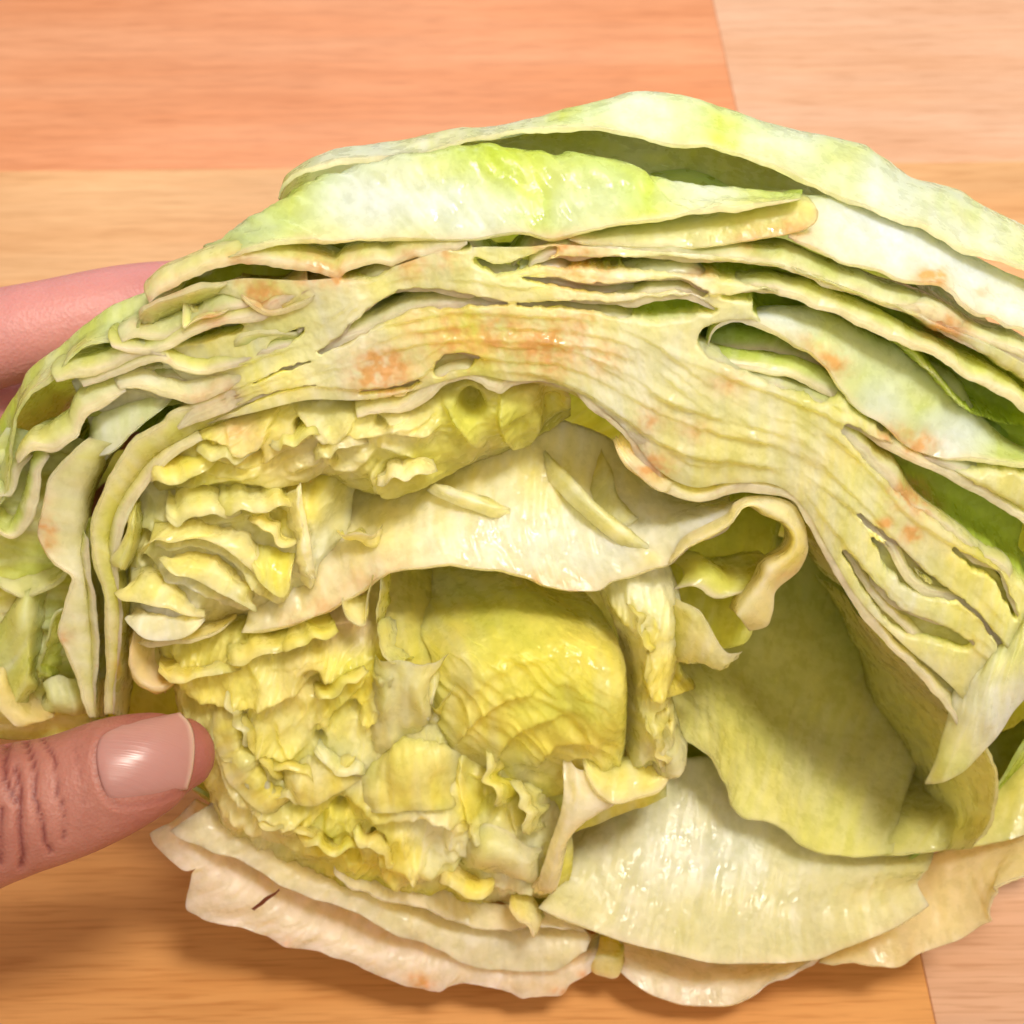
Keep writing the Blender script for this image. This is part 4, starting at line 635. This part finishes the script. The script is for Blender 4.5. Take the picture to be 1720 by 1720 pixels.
# thin free lips lying over the crinkled sheets
for rows_, ws_, g_, wh_ in [
    ([[(205, 1048), (225, 1060), (250, 1075), (290, 1076), (325, 1063), (342, 1050)], [(215, 1036), (240, 1030), (268, 1030), (310, 1036), (338, 1044)], [(225, 1020), (262, 1012), (320, 1022), (345, 1036)]], (2.2, .5, -8), .08, .9),
    ([[(187, 1005), (205, 1012), (225, 1011), (262, 1018), (295, 1024), (342, 1048)], [(210, 985), (235, 972), (265, 980), (300, 998), (340, 1035)], [(220, 955), (250, 945), (285, 955), (320, 980), (350, 1015)]], (2.4, 0, -9), .12, .6),
    ([[(262, 945), (292, 966), (320, 971), (370, 997), (392, 1008), (430, 1036)], [(288, 938), (320, 940), (355, 948), (392, 968), (425, 1015)], [(290, 905), (330, 900), (370, 910), (412, 942), (440, 995)]], (2.4, .5, -10), .12, .5),
    ([[(231, 940), (234, 925), (246, 912), (262, 905), (287, 911), (308, 906), (330, 903), (350, 908), (372, 918), (410, 947), (438, 985)], [(252, 890), (280, 885), (310, 885), (350, 886), (400, 902), (440, 940), (452, 972)], [(250, 850), (290, 840), (350, 845), (420, 868), (465, 920)]], (1.8, -1, -12), .12, .35),
    ([[(420, 955), (445, 985), (465, 1001), (478, 1003), (486, 990), (484, 965)], [(428, 930), (450, 945), (470, 955), (482, 955), (488, 940)], [(432, 885), (460, 885), (488, 895), (498, 910)]], (2.6, .5, -8), .12, .4),
    ([[(503, 818), (514, 870), (523, 920), (529, 960), (530, 980)], [(492, 830), (502, 880), (507, 930), (513, 968), (520, 984)], [(455, 850), (475, 885), (488, 930), (498, 962), (510, 980)]], (1.4, 2, -5), .08, .65),
    ([[(632, 1060), (640, 1090), (660, 1112), (680, 1113)], [(648, 1045), (657, 1075), (672, 1095), (695, 1108)], [(665, 1050), (680, 1075), (695, 1092), (715, 1105)]], (2, -2, -9), .12, .4),
    ([[(572, 1015), (590, 1040), (610, 1048), (616, 1010), (622, 975)], [(590, 990), (605, 1002), (618, 990), (630, 965)]], (1.8, -4), .08, .55),
    ([[(640, 965), (640, 1000), (632, 1040), (633, 1060)], [(660, 965), (655, 1000), (650, 1035), (645, 1060)]], (0, -8), .1, .4),
    ([[(722, 1195), (735, 1190), (748, 1172), (770, 1150)], [(735, 1215), (745, 1205), (755, 1185), (768, 1158)]], (1.4, -2), .08, .35),
]:
    leaf(rows_, ws_, th=.5, amp=.7, wl=6, g=g_, wh=wh_, rim=.3, brown=0, roll=2.0, fold=.9, m=30, jit=.5)
h1a = [(928, 986), (965, 1020), (1005, 1050), (1030, 1090), (1047, 1130), (1053, 1180), (1052, 1240), (1048, 1290), (1030, 1345)]
leaf([[(735, 1335), (800, 1360), (870, 1365), (940, 1355), (1000, 1345), (1050, 1320)], [(725, 1235), (800, 1225), (880, 1220), (960, 1225), (1056, 1235)], [(725, 1135), (800, 1115), (880, 1105), (960, 1112), (1052, 1132)], [(690, 1065), (775, 1035), (860, 1012), (940, 1022), (1018, 1058)], [(640, 990), (720, 955), (810, 945), (880, 955), (950, 985)], [(640, 930), (740, 910), (830, 915), (920, 935)]], (-6, 1.0, .5, -11, -32, -42), th=1, amp=.4, g=.17, wh=.10, vein=.15, rim=0, brown=0, n=190, m=190, roll=5, name='heart_leaf',
     hfun=crinkles([(h1a[::-1], 2.5, 34), ([(760, 1260), (800, 1210), (850, 1175), (905, 1160)], 2.2, 20), ([(780, 1180), (830, 1130), (890, 1105), (950, 1100)], 1.6, 18, 0, 4.0, .1), ([(830, 1300), (850, 1250), (900, 1215), (960, 1205)], 2.2, 18), ([(900, 1310), (925, 1265), (975, 1250), (1010, 1262)], 2.2, 16), ([(760, 1110), (810, 1070), (870, 1050)], 1.4, 16, 0, 4.0, .1), ([(780, 1150), (850, 1100), (930, 1075), (1000, 1085)], 1.2, 14, 0, 4.0, .1), ([(950, 1290), (985, 1280), (1010, 1300), (1000, 1330)], 2.0, 14)], [], 1.1, .4, 26, 2.2, 61.0, ani=4.5, big=1.0), tints=[(960, 1280, 60, YEL, .5), (880, 1080, 80, YEL + (GRN - YEL) * .35, .5)])
leaf([[(885, 1420), (960, 1400), (1040, 1370), (1120, 1340)], [(880, 1280), (960, 1260), (1040, 1250), (1120, 1240)], [(900, 1150), (980, 1130), (1060, 1120), (1130, 1110)]], (-9, -10, -12), th=1, amp=1.4, wl=8, g=.2, wh=.2, rim=0, brown=0, fold=1.2, roll=0)
leaf([[(992, 985), (1008, 1020), (1030, 1060), (1042, 1100), (1048, 1160), (1048, 1220), (1052, 1280), (1048, 1335)], [(1050, 970), (1075, 1010), (1095, 1050), (1100, 1100), (1098, 1150), (1098, 1210), (1105, 1270), (1098, 1330)], [(1118, 950), (1138, 1000), (1150, 1040), (1150, 1090), (1140, 1140), (1132, 1190), (1148, 1250), (1138, 1320)]], (-5, -1, -4), th=1.2, amp=.5, wl=12, g=.1, wh=.3, brown=.2, m=60, n=150, name='heart_leaf', roll=6, hfun=crinkles([([(1020, 1010), (1050, 1050), (1075, 1065), (1085, 1040)], 2.5, 16), ([(1075, 1100), (1090, 1160), (1110, 1172), (1125, 1150)], 3, 16), ([(1060, 1000), (1068, 1030), (1082, 1058)], 2, 10), ([(1085, 985), (1095, 1025), (1105, 1060)], 2, 10), ([(1090, 1210), (1100, 1260), (1112, 1300), (1128, 1310)], 2.5, 16)], [(1112, 1205, 9, 7), (1122, 1228, 7, 6)], 1.4, .6, 26, .1, 31.0, ani=3.0, big=.6), tints=[(1100, 980, 60, WHT, .6), (1100, 1120, 45, YEL, .7), (1110, 1290, 50, WHT, .4)])
leaf([[(1138, 1024), (1158, 1021), (1175, 1028), (1188, 1048), (1205, 1078), (1225, 1100), (1252, 1114)], [(1130, 1060), (1145, 1065), (1160, 1075), (1175, 1092), (1190, 1108), (1210, 1122), (1240, 1128)], [(1120, 1120), (1135, 1135), (1150, 1138), (1165, 1130), (1180, 1124), (1200, 1128), (1230, 1135)]], (1, 0, -3), th=1.0, amp=.6, g=.2, wh=.4, rim=.7, brown=0)
leaf([[(1085, 1200), (1092, 1240), (1100, 1290), (1120, 1335)], [(1110, 1250), (1125, 1275), (1135, 1300), (1145, 1320)], [(1135, 1230), (1150, 1255), (1160, 1280), (1160, 1300)]], (-4, -1, -4), th=1, amp=.8, g=.15, wh=.4, brown=0)
leaf([[(948, 1292), (945, 1345), (932, 1395), (915, 1445), (900, 1500), (890, 1525)], [(985, 1318), (975, 1360), (948, 1400), (932, 1450), (922, 1500), (910, 1528)], [(1070, 1338), (1040, 1370), (1000, 1386), (962, 1408), (953, 1450), (946, 1485), (930, 1528)]], (0, 2, 0), th=2.4, amp=.4, g=.1, wh=.5, pink=.45, brown=.2, name='leaf_rib')
leaf([[(775, 1398), (812, 1384), (852, 1396), (888, 1424), (915, 1445)], [(780, 1435), (820, 1430), (860, 1440), (905, 1470)], [(770, 1470), (815, 1484), (860, 1496), (905, 1512)]], (-1, 3, 0), th=1.2, amp=.6, g=.15, wh=.62, pink=.1, brown=.5)
leaf([[(980, 1300), (1010, 1335), (1040, 1350), (1085, 1335), (1130, 1325)], [(990, 1270), (1030, 1290), (1070, 1295), (1120, 1300)]], (1, -4), th=1.2, amp=.9, wl=7, g=.1, wh=.35, brown=.2)
leaf([[(260, 1080), (262, 1110), (285, 1140), (300, 1150)], [(225, 1065), (220, 1110), (240, 1145), (290, 1165)], [(205, 1090), (208, 1130), (225, 1165), (270, 1185)]], (-6, 0, -2), th=1.4, amp=.5, g=.1, wh=.2, pink=.8, brown=.3)
leaf([[(225, 1100), (240, 1080), (280, 1078), (330, 1072), (390, 1060)], [(230, 1070), (260, 1060), (320, 1055), (390, 1045)]], (0, -6), th=1.6, amp=.4, g=.1, wh=.3, pink=.4, brown=.2)
leaf([[(855, 1545), (890, 1555), (900, 1590)], [(860, 1515), (895, 1530), (915, 1560)]], (1, -3), th=1, amp=.5, g=.2, wh=.3, brown=0, m=14)
leaf([[(420, 1531), (432, 1520), (447, 1508), (468, 1496)], [(426, 1533), (438, 1524), (452, 1513), (469, 1499)]], (-2.5, -2.5), th=.5, amp=.1, g=.1, wh=0, rim=0, brown=0, roll=.6, m=8, name='brown_tear', tints=[(445, 1515, 200, np.array([.26, .07, .03]), 1.0)])

# ---- free frills: small thin ruffled leaf edges standing out of the heart
rnd = np.random.RandomState(17)
frill_spots = [(330, 1150, -.1, 60), (420, 1150, .1, 60), (395, 1215, 1.1, 45), (445, 1265, .9, 55), (490, 1300, .3, 50), (400, 1300, .8, 45), (470, 1340, .3, 50), (530, 1215, -.5, 40), (560, 1165, -.6, 42), (600, 1240, .2, 45), (560, 1290, .3, 40), (640, 1215, -.1, 45), (690, 1160, .0, 55),
               (655, 1290, -.2, 55), (735, 1290, .1, 45), (610, 1350, -.1, 45), (690, 1370, .0, 60), (760, 1390, .2, 45), (470, 1400, .3, 50), (545, 1425, .2, 45), (640, 1430, .6, 40), (720, 1470, .1, 50), (800, 1440, .0, 55), (850, 1490, .2, 50), (790, 1510, .2, 40), (820, 1330, 1.2, 42), (880, 1370, 1.3, 42), (440, 1110, -.2, 50), (520, 1085, -.3, 45),
               (330, 870, -.1, 55), (420, 850, -.1, 55), (300, 810, -.2, 50), (460, 905, .5, 40), (380, 770, .1, 45), (560, 760, -.3, 40), (690, 800, -.2, 45), (500, 745, -.2, 40), (1090, 1060, 1.2, 40), (1100, 1150, 1.3, 40), (1100, 1260, 1.2, 40)]
for k_, (fx, fy, aa, ln) in enumerate(frill_spots):
    if k_ in (7, 11, 12, 13, 14, 15, 16, 17, 21, 22, 23, 9, 1): continue
    cv = rnd.uniform(-.5, .5); ca, sa = math.cos(aa), math.sin(aa); wob = rnd.uniform(3, 7, 7) * rnd.choice([-1, 1], 7)
    fx += rnd.uniform(-10, 10); fy += rnd.uniform(-8, 8); hgt = rnd.uniform(26, 44); ln *= 1.2
    ed = [(fx + ln * t_ * ca - (wob[q] + 14 * cv * t_ * t_) * sa, fy + ln * t_ * sa + (wob[q] + 14 * cv * t_ * t_) * ca) for q, t_ in enumerate(np.linspace(-1, 1, 7))]
    up_ = lambda s_, f_: [(x_ + s_ * sa * f_ + (fx - x_) * .12 * f_, y_ - s_ * ca * f_ + (fy - y_) * .12 * f_) for x_, y_ in ed]
    deep = -3.0 if fx < 1000 and fy > 1000 else -4.0
    leaf([ed, up_(hgt, .45), up_(hgt, 1.0), up_(hgt, 1.5)], (deep + 5.0, deep + 3.6, deep - 1.5, deep - 7), th=.45, amp=1.2, wl=6.5, g=float(rnd.uniform(.05, .25)), wh=float(rnd.choice([.08, .2, .4, .6])), rim=.35, brown=0, roll=3.0, m=18, jit=.7, name='heart_leaf' if fy > 1000 else 'leaf')

for rows_, ws_, g_, wh_ in [
    ([[(625, 1120), (655, 1113), (685, 1113), (720, 1115), (752, 1116)], [(622, 1165), (660, 1160), (690, 1158), (716, 1155), (735, 1146)], [(612, 1215), (655, 1222), (690, 1216), (716, 1202), (728, 1180)], [(610, 1290), (655, 1300), (700, 1290), (735, 1270)]], (2.5, 2.4, 1.0, -5), .1, .62),
    ([[(600, 1376), (640, 1364), (680, 1360), (730, 1358), (772, 1366)], [(598, 1335), (645, 1322), (700, 1314), (770, 1322)], [(600, 1290), (650, 1270), (710, 1255), (775, 1275)], [(620, 1240), (680, 1230), (750, 1240)]], (2.4, 2.0, .5, -5), .12, .5),
    ([[(470, 1345), (520, 1355), (565, 1335), (610, 1320)], [(470, 1300), (515, 1300), (560, 1290), (600, 1280)], [(480, 1250), (525, 1245), (565, 1240), (600, 1245)]], (2.0, 1.5, -5), .08, .2),
    ([[(352, 1205), (362, 1260), (392, 1322), (440, 1364), (492, 1376)], [(385, 1200), (402, 1252), (430, 1305), (465, 1335), (505, 1340)], [(430, 1195), (445, 1240), (468, 1282), (500, 1300)]], (1.5, 2.0, -5), .05, .08),
]:
    leaf(rows_, ws_, th=.5, amp=1.4, wl=6.5, g=g_, wh=wh_ * .8, rim=.3, brown=0, roll=4.0, fold=1.3, m=40, jit=.9, name='heart_leaf')

# ------------------------------------------------------------------ the hand
def skin_material():
    m, nt, b = mat_new('skin'); lk = nt.links.new
    tc = node(nt, 'ShaderNodeTexCoord')
    n1 = node(nt, 'ShaderNodeTexNoise', Scale=120.0, Detail=4.0); lk(tc.outputs['Object'], n1.inputs['Vector'])
    n2 = node(nt, 'ShaderNodeTexNoise', Scale=35.0, Detail=3.0); lk(tc.outputs['Object'], n2.inputs['Vector'])
    c = mixrgb(nt, 'MIX', ramp(nt, n2.outputs['Fac'], (0.35, (0,) * 3), (0.65, (1,) * 3)), (0.53, 0.225, 0.17, 1), (0.42, 0.145, 0.115, 1))
    c = mixrgb(nt, 'MULTIPLY', 1.0, c, ramp(nt, n1.outputs['Fac'], (0.3, (0.9, 0.84, 0.82)), (0.7, (1.05, 1.05, 1.05))))
    ap = node(nt, 'ShaderNodeAttribute', attribute_name='finger_pink')
    c = mixrgb(nt, 'MIX', ap.outputs['Fac'], c, (0.74, 0.32, 0.34, 1))  # skin turns paler and pinker on the fingers behind the cut
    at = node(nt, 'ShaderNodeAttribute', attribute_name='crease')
    c = mixrgb(nt, 'MIX', at.outputs['Fac'], c, (0.26, 0.06, 0.05, 1))  # crease shade put into the skin colour as well as the mesh
    lk(c, b.inputs['Base Color'])
    b.inputs['Roughness'].default_value = 0.5
    b.inputs['Subsurface Weight'].default_value = 0.35; b.inputs['Subsurface Radius'].default_value = (1.0, 0.35, 0.2); b.inputs['Subsurface Scale'].default_value = 0.0022
    vo = node(nt, 'ShaderNodeTexVoronoi', Scale=1500.0); lk(tc.outputs['Object'], vo.inputs['Vector'])
    n3 = node(nt, 'ShaderNodeTexNoise', Scale=600.0, Detail=3.0); lk(tc.outputs['Object'], n3.inputs['Vector'])
    b1 = node(nt, 'ShaderNodeBump', Strength=0.22, Distance=0.0004); lk(vo.outputs['Distance'], b1.inputs['Height'])
    b2 = node(nt, 'ShaderNodeBump', Strength=0.3, Distance=0.0005); lk(n3.outputs['Fac'], b2.inputs['Height']); lk(b1.outputs[0], b2.inputs['Normal']); lk(b2.outputs[0], b.inputs['Normal'])
    return m
SKIN = skin_material()
def W(px, py, w):                       # pixel and depth -> world
    q = P([(px, py)], w)[0]
    return np.array(L0 + HEAD_M @ Vector(q))
VDIR = np.array(FWD)
def tube(bm, pts, radii, flat=None, seg=28):
    """a limb: rings along a smooth path; flat = factor on the view-direction radius"""
    pts = np.array(pts, float); k = len(pts); q = 10 * (k - 1) + 1
    t = np.linspace(0, k - 1, q)
    c = catmull(np.hstack([pts, np.array(radii)[:, None], np.array(flat if flat is not None else [1.0] * k)[:, None]]), t)
    tan = np.gradient(c[:, :3], axis=0); tan /= np.linalg.norm(tan, axis=1)[:, None]
    rings = []
    # round caps
    def ringverts(p, tg, r, fl):
        n1 = VDIR - tg * VDIR.dot(tg); n1 /= np.linalg.norm(n1); n2 = np.cross(tg, n1)
        return [bm.verts.new(p + n1 * r * fl * math.cos(a) + n2 * r * math.sin(a)) for a in np.linspace(0, 2 * math.pi, seg, endpoint=False)]
    for i in range(q):
        rings.append(ringverts(c[i, :3], tan[i], c[i, 3], c[i, 4]))
    for s, i in ((-1, 0), (1, q - 1)):
        extra = []
        for a in (30, 55, 75, 88):
            aa = math.radians(a)
            extra.append(ringverts(c[i, :3] + s * tan[i] * c[i, 3] * 0.9 * math.sin(aa), tan[i], c[i, 3] * math.cos(aa), c[i, 4]))
        if s < 0: rings = extra[::-1] + rings
        else: rings = rings + extra
    for r0, r1 in zip(rings[:-1], rings[1:]):
        for i in range(seg): bm.faces.new((r0[i], r0[(i + 1) % seg], r1[(i + 1) % seg], r1[i]))
    bm.faces.new(rings[0][::-1]); bm.faces.new(rings[-1])
bm = bmesh.new()
TH = 12.0                                # the thumb rides this far in front of the cut
thumb = [(-330, 1540, TH - 6), (-170, 1440, TH + 1), (-60, 1389, TH + 3), (20, 1362, TH + 3), (110, 1338, TH + 2), (200, 1301, TH + .5), (270, 1276, TH - 2), (306, 1266, TH - 4)]
tr = [.0175, .0148, .0126, .0117, .0109, .0102, .0086, .0066]
tube(bm, [W(*p) for p in thumb], tr, [.85, .85, .86, .84, .80, .74, .70, .66])
index = [(-420, 760, -30), (-230, 660, -36), (-60, 585, -40), (90, 548, -44), (230, 520, -50), (350, 510, -58), (450, 520, -66)]
tube(bm, [W(*p) for p in index], [.0105, .0098, .0094, .0089, .0088, .0082, .0070])
middle = [(-430, 900, -34), (-230, 800, -42), (-50, 722, -48), (90, 690, -54), (230, 680, -62), (360, 690, -72), (470, 720, -80)]
tube(bm, [W(*p) for p in middle], [.0110, .0102, .0098, .0093, .0091, .0085, .0072])
ring_f = [(-430, 1040, -36), (-240, 960, -46), (-80, 880, -54), (70, 850, -62), (220, 850, -70), (340, 870, -80)]
tube(bm, [W(*p) for p in ring_f], [.0105, .0098, .0093, .0088, .0085, .0072])
small_f = [(-430, 1170, -36), (-270, 1110, -46), (-120, 1060, -55), (20, 1040, -62), (130, 1040, -68)]
tube(bm, [W(*p) for p in small_f], [.0095, .0086, .0080, .0075, .0062])
for a, b_ in ((index, .013), (middle, .014), (ring_f, .014), (small_f, .013)):     # palm
    tube(bm, [W(a[0][0] + 30, a[0][1] - 10, a[0][2]), W(-560, 1000 + (a[0][1] - 960) * .7, -24), W(-720, 1130 + (a[0][1] - 960) * .5, -14)], [b_, .016, .018])
tube(bm, [W(-330, 1540, TH - 6), W(-480, 1480, -2), W(-700, 1330, -12)], [.0175, .021, .023])
tube(bm, [W(-640, 1180, -16), W(-900, 1280, -12), W(-1300, 1420, -10)], [.026, .027, .030], [.8, .8, .85])
me = bpy.data.meshes.new('hand'); bm.to_mesh(me); bm.free()
hand = bpy.data.objects.new('hand', me); col.objects.link(hand)
rm = hand.modifiers.new('remesh', 'REMESH'); rm.mode = 'VOXEL'; rm.voxel_size = 0.00075
sm = hand.modifiers.new('smooth', 'SMOOTH'); sm.factor = 0.5; sm.iterations = 7
dg = bpy.context.evaluated_depsgraph_get(); dg.update()
me2 = bpy.data.meshes.new_from_object(hand.evaluated_get(dg))
hand.modifiers.clear(); hand.data = me2; me2.name = 'hand'
nv = len(me2.vertices)
co = np.empty(nv * 3, np.float32); me2.vertices.foreach_get('co', co); co = co.reshape(-1, 3).astype(float)
no = np.empty(nv * 3, np.float32); me2.vertices.foreach_get('normal', no); no = no.reshape(-1, 3).astype(float)
# pixel position of every skin point, to set creases across the knuckle and the nail bed on the thumb
loc = (co - np.array(L0)) @ np.array(HEAD_M)
vx, vy = pix(loc)
front = ((no @ -VDIR) > 0.05) & (loc[:, 2] > -0.004)
def seg_dist(x, y, pts):
    best = np.full(len(x), 1e9); pts = resample(pts, 40)[0]
    for (x0, y0), (x1, y1) in zip(pts[:-1], pts[1:]):
        dx, dy = x1 - x0, y1 - y0; t = np.clip(((x - x0) * dx + (y - y0) * dy) / (dx * dx + dy * dy + 1e-9), 0, 1)
        best = np.minimum(best, np.hypot(x - x0 - t * dx, y - y0 - t * dy))
    return best
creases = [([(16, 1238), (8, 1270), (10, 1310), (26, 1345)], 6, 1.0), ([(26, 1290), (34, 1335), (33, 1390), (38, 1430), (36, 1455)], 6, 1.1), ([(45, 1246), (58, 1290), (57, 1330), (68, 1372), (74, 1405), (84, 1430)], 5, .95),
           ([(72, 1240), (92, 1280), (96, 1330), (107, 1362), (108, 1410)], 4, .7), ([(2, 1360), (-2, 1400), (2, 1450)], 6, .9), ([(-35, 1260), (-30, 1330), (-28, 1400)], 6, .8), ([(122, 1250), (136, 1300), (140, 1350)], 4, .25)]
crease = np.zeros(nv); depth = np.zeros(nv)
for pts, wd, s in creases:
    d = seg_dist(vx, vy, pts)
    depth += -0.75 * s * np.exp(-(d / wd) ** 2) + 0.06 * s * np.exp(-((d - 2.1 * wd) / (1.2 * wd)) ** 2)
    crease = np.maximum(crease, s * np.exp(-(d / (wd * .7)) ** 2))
# groove and swollen fold round the nail
nail_out = [(205, 1222), (172, 1238), (163, 1268), (168, 1305), (180, 1335), (196, 1353), (235, 1352), (275, 1341), (311, 1326)]
d = seg_dist(vx, vy, nail_out)
depth += -0.35 * np.exp(-(d / 5) ** 2)
inside = (vx > 166) & (vx < 318) & (vy > 1200) & (vy < 1350)
d2 = seg_dist(vx, vy, shift(nail_out, -9, 4)); depth += 0.30 * np.exp(-(d2 / 9) ** 2)
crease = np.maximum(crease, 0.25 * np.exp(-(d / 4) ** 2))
depth += 0.05 * fbm(co * 160, 2)
depth *= front
co2 = co + no * (depth * 0.001)[:, None]
me2.vertices.foreach_set('co', co2.astype(np.float32).ravel())
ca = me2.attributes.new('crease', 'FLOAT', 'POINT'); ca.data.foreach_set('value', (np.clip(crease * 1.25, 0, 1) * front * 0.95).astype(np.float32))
fl = me2.attributes.new('finger_pink', 'FLOAT', 'POINT'); fl.data.foreach_set('value', (0.5 * np.clip((-0.012 - loc[:, 2]) / 0.012, 0, 1)).astype(np.float32))
me2.polygons.foreach_set('use_smooth', np.ones(len(me2.polygons), bool)); me2.update()
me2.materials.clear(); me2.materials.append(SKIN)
hand['label'] = 'bare hand at the left, thumb in front of the lettuce and fingers behind it'; hand['category'] = 'hand'

# the thumbnail: a curved plate seated on the thumb
def nail_material(name, c, r):
    m, nt, b = mat_new(name); lk = nt.links.new
    tc = node(nt, 'ShaderNodeTexCoord'); mp = node(nt, 'ShaderNodeMapping'); mp.inputs['Scale'].default_value = (120, 2200, 120); mp.inputs['Rotation'].default_value = (0, 0, math.radians(-16)); lk(tc.outputs['Object'], mp.inputs['Vector'])
    n1 = node(nt, 'ShaderNodeTexNoise', Scale=1.0, Detail=2.0); lk(mp.outputs[0], n1.inputs['Vector'])
    at = node(nt, 'ShaderNodeAttribute', attribute_name='tip')
    cc = mixrgb(nt, 'MIX', at.outputs['Fac'], (*c, 1), (0.74, 0.50, 0.42, 1)); lk(cc, b.inputs['Base Color'])
    b.inputs['Roughness'].default_value = r; b.inputs['Specular IOR Level'].default_value = 0.6
    b.inputs['Subsurface Weight'].default_value = 0.3; b.inputs['Subsurface Radius'].default_value = (1, .4, .3); b.inputs['Subsurface Scale'].default_value = 0.001
    bp = node(nt, 'ShaderNodeBump', Strength=0.25, Distance=0.0003); lk(n1.outputs['Fac'], bp.inputs['Height']); lk(bp.outputs[0], b.inputs['Normal'])
    return m
from mathutils.bvhtree import BVHTree
bvh = BVHTree.FromPolygons([Vector(v) for v in co2], [tuple(p.vertices) for p in me2.polygons])
def ray_hit(px, py):
    d = (FWD + RGT * ((px - HALF) / FPX) + UPV * (-(py - HALF) / FPX)).normalized()
    h = bvh.ray_cast(CAMP, d)
    return h[0], h[1], d
A_ = [(190, 1353), (176, 1332), (167, 1303), (162, 1268), (168, 1240), (190, 1219)]       # root, bottom to top
B_ = [(314, 1326), (323, 1300), (328, 1270), (328, 1240), (320, 1214), (302, 1197)]       # free edge
NA, NB = 26, 34
ra, rb = resample(A_, NA)[0], resample(B_, NA)[0]
xs, ys, ds = [], [], []
for x in np.linspace(175, 318, 18):                                  # the thumb's own surface under the nail, as a smooth patch
    for y in np.linspace(1215, 1340, 16):
        h, nn, d = ray_hit(x, y)
        if h is not None and (h - CAMP).length < 0.295: xs.append((x - 245) / 80); ys.append((y - 1275) / 80); ds.append((h - CAMP).length)
xs, ys = np.array(xs), np.array(ys)
qf = lambda x, y: np.stack([np.ones_like(x), x, y, x * x, x * y, y * y, x ** 3, y ** 4], -1)
cf = np.linalg.lstsq(qf(xs, ys), np.array(ds), rcond=None)[0]
pts = np.zeros((NB, NA, 3)); tips = []
for j in range(NB):
    t = j / (NB - 1)
    for i in range(NA):
        x, y = ra[i] * (1 - t) + rb[i] * t
        d = (FWD + RGT * ((x - HALF) / FPX) + UPV * (-(y - HALF) / FPX)).normalized()
        pts[j, i] = np.array(CAMP + d * float(qf(np.array((x - 245) / 80), np.array((y - 1275) / 80)) @ cf))
        tips.append(float(np.clip((t - 0.96) / 0.02, 0, 1)))
s = np.linspace(0, 1, NA)[None, :]; t = np.linspace(0, 1, NB)[:, None]
raise_ = 0.0002 + 0.0007 * np.sin(math.pi * s) ** 0.8 * np.ones_like(t) + 0.0003 * np.clip((t - .8) / .2, 0, 1)
raise_ = raise_ - 0.0007 * np.exp(-t / 0.05) - 0.0005 * np.exp(-np.minimum(s, 1 - s) / 0.05)
pts = pts - VDIR * raise_[..., None]
V2 = np.concatenate([pts.reshape(-1, 3), (pts + VDIR * 0.0007).reshape(-1, 3)])
idx = np.arange(NA * NB).reshape(NB, NA); o2 = NA * NB; F2 = []
for j in range(NB - 1):
    for i in range(NA - 1):
        q = (idx[j, i], idx[j + 1, i], idx[j + 1, i + 1], idx[j, i + 1]); F2.append(q); F2.append(tuple(v + o2 for v in q[::-1]))
loop = list(idx[0, :]) + list(idx[1:, -1]) + list(idx[-1, -2::-1]) + list(idx[-2:0:-1, 0])
for i in range(len(loop)):
    a, b_ = loop[i], loop[(i + 1) % len(loop)]; F2.append((a, b_, b_ + o2, a + o2))
nail = mesh_obj('fingernail', V2, [tuple(int(v) for v in f) for f in F2], nail_material('nail', (0.55, 0.27, 0.24), 0.3), hand)
ta = nail.data.attributes.new('tip', 'FLOAT', 'POINT'); ta.data.foreach_set('value', np.array(tips + tips, np.float32))
print('leaves', TALLY[0], 'hand verts', nv)
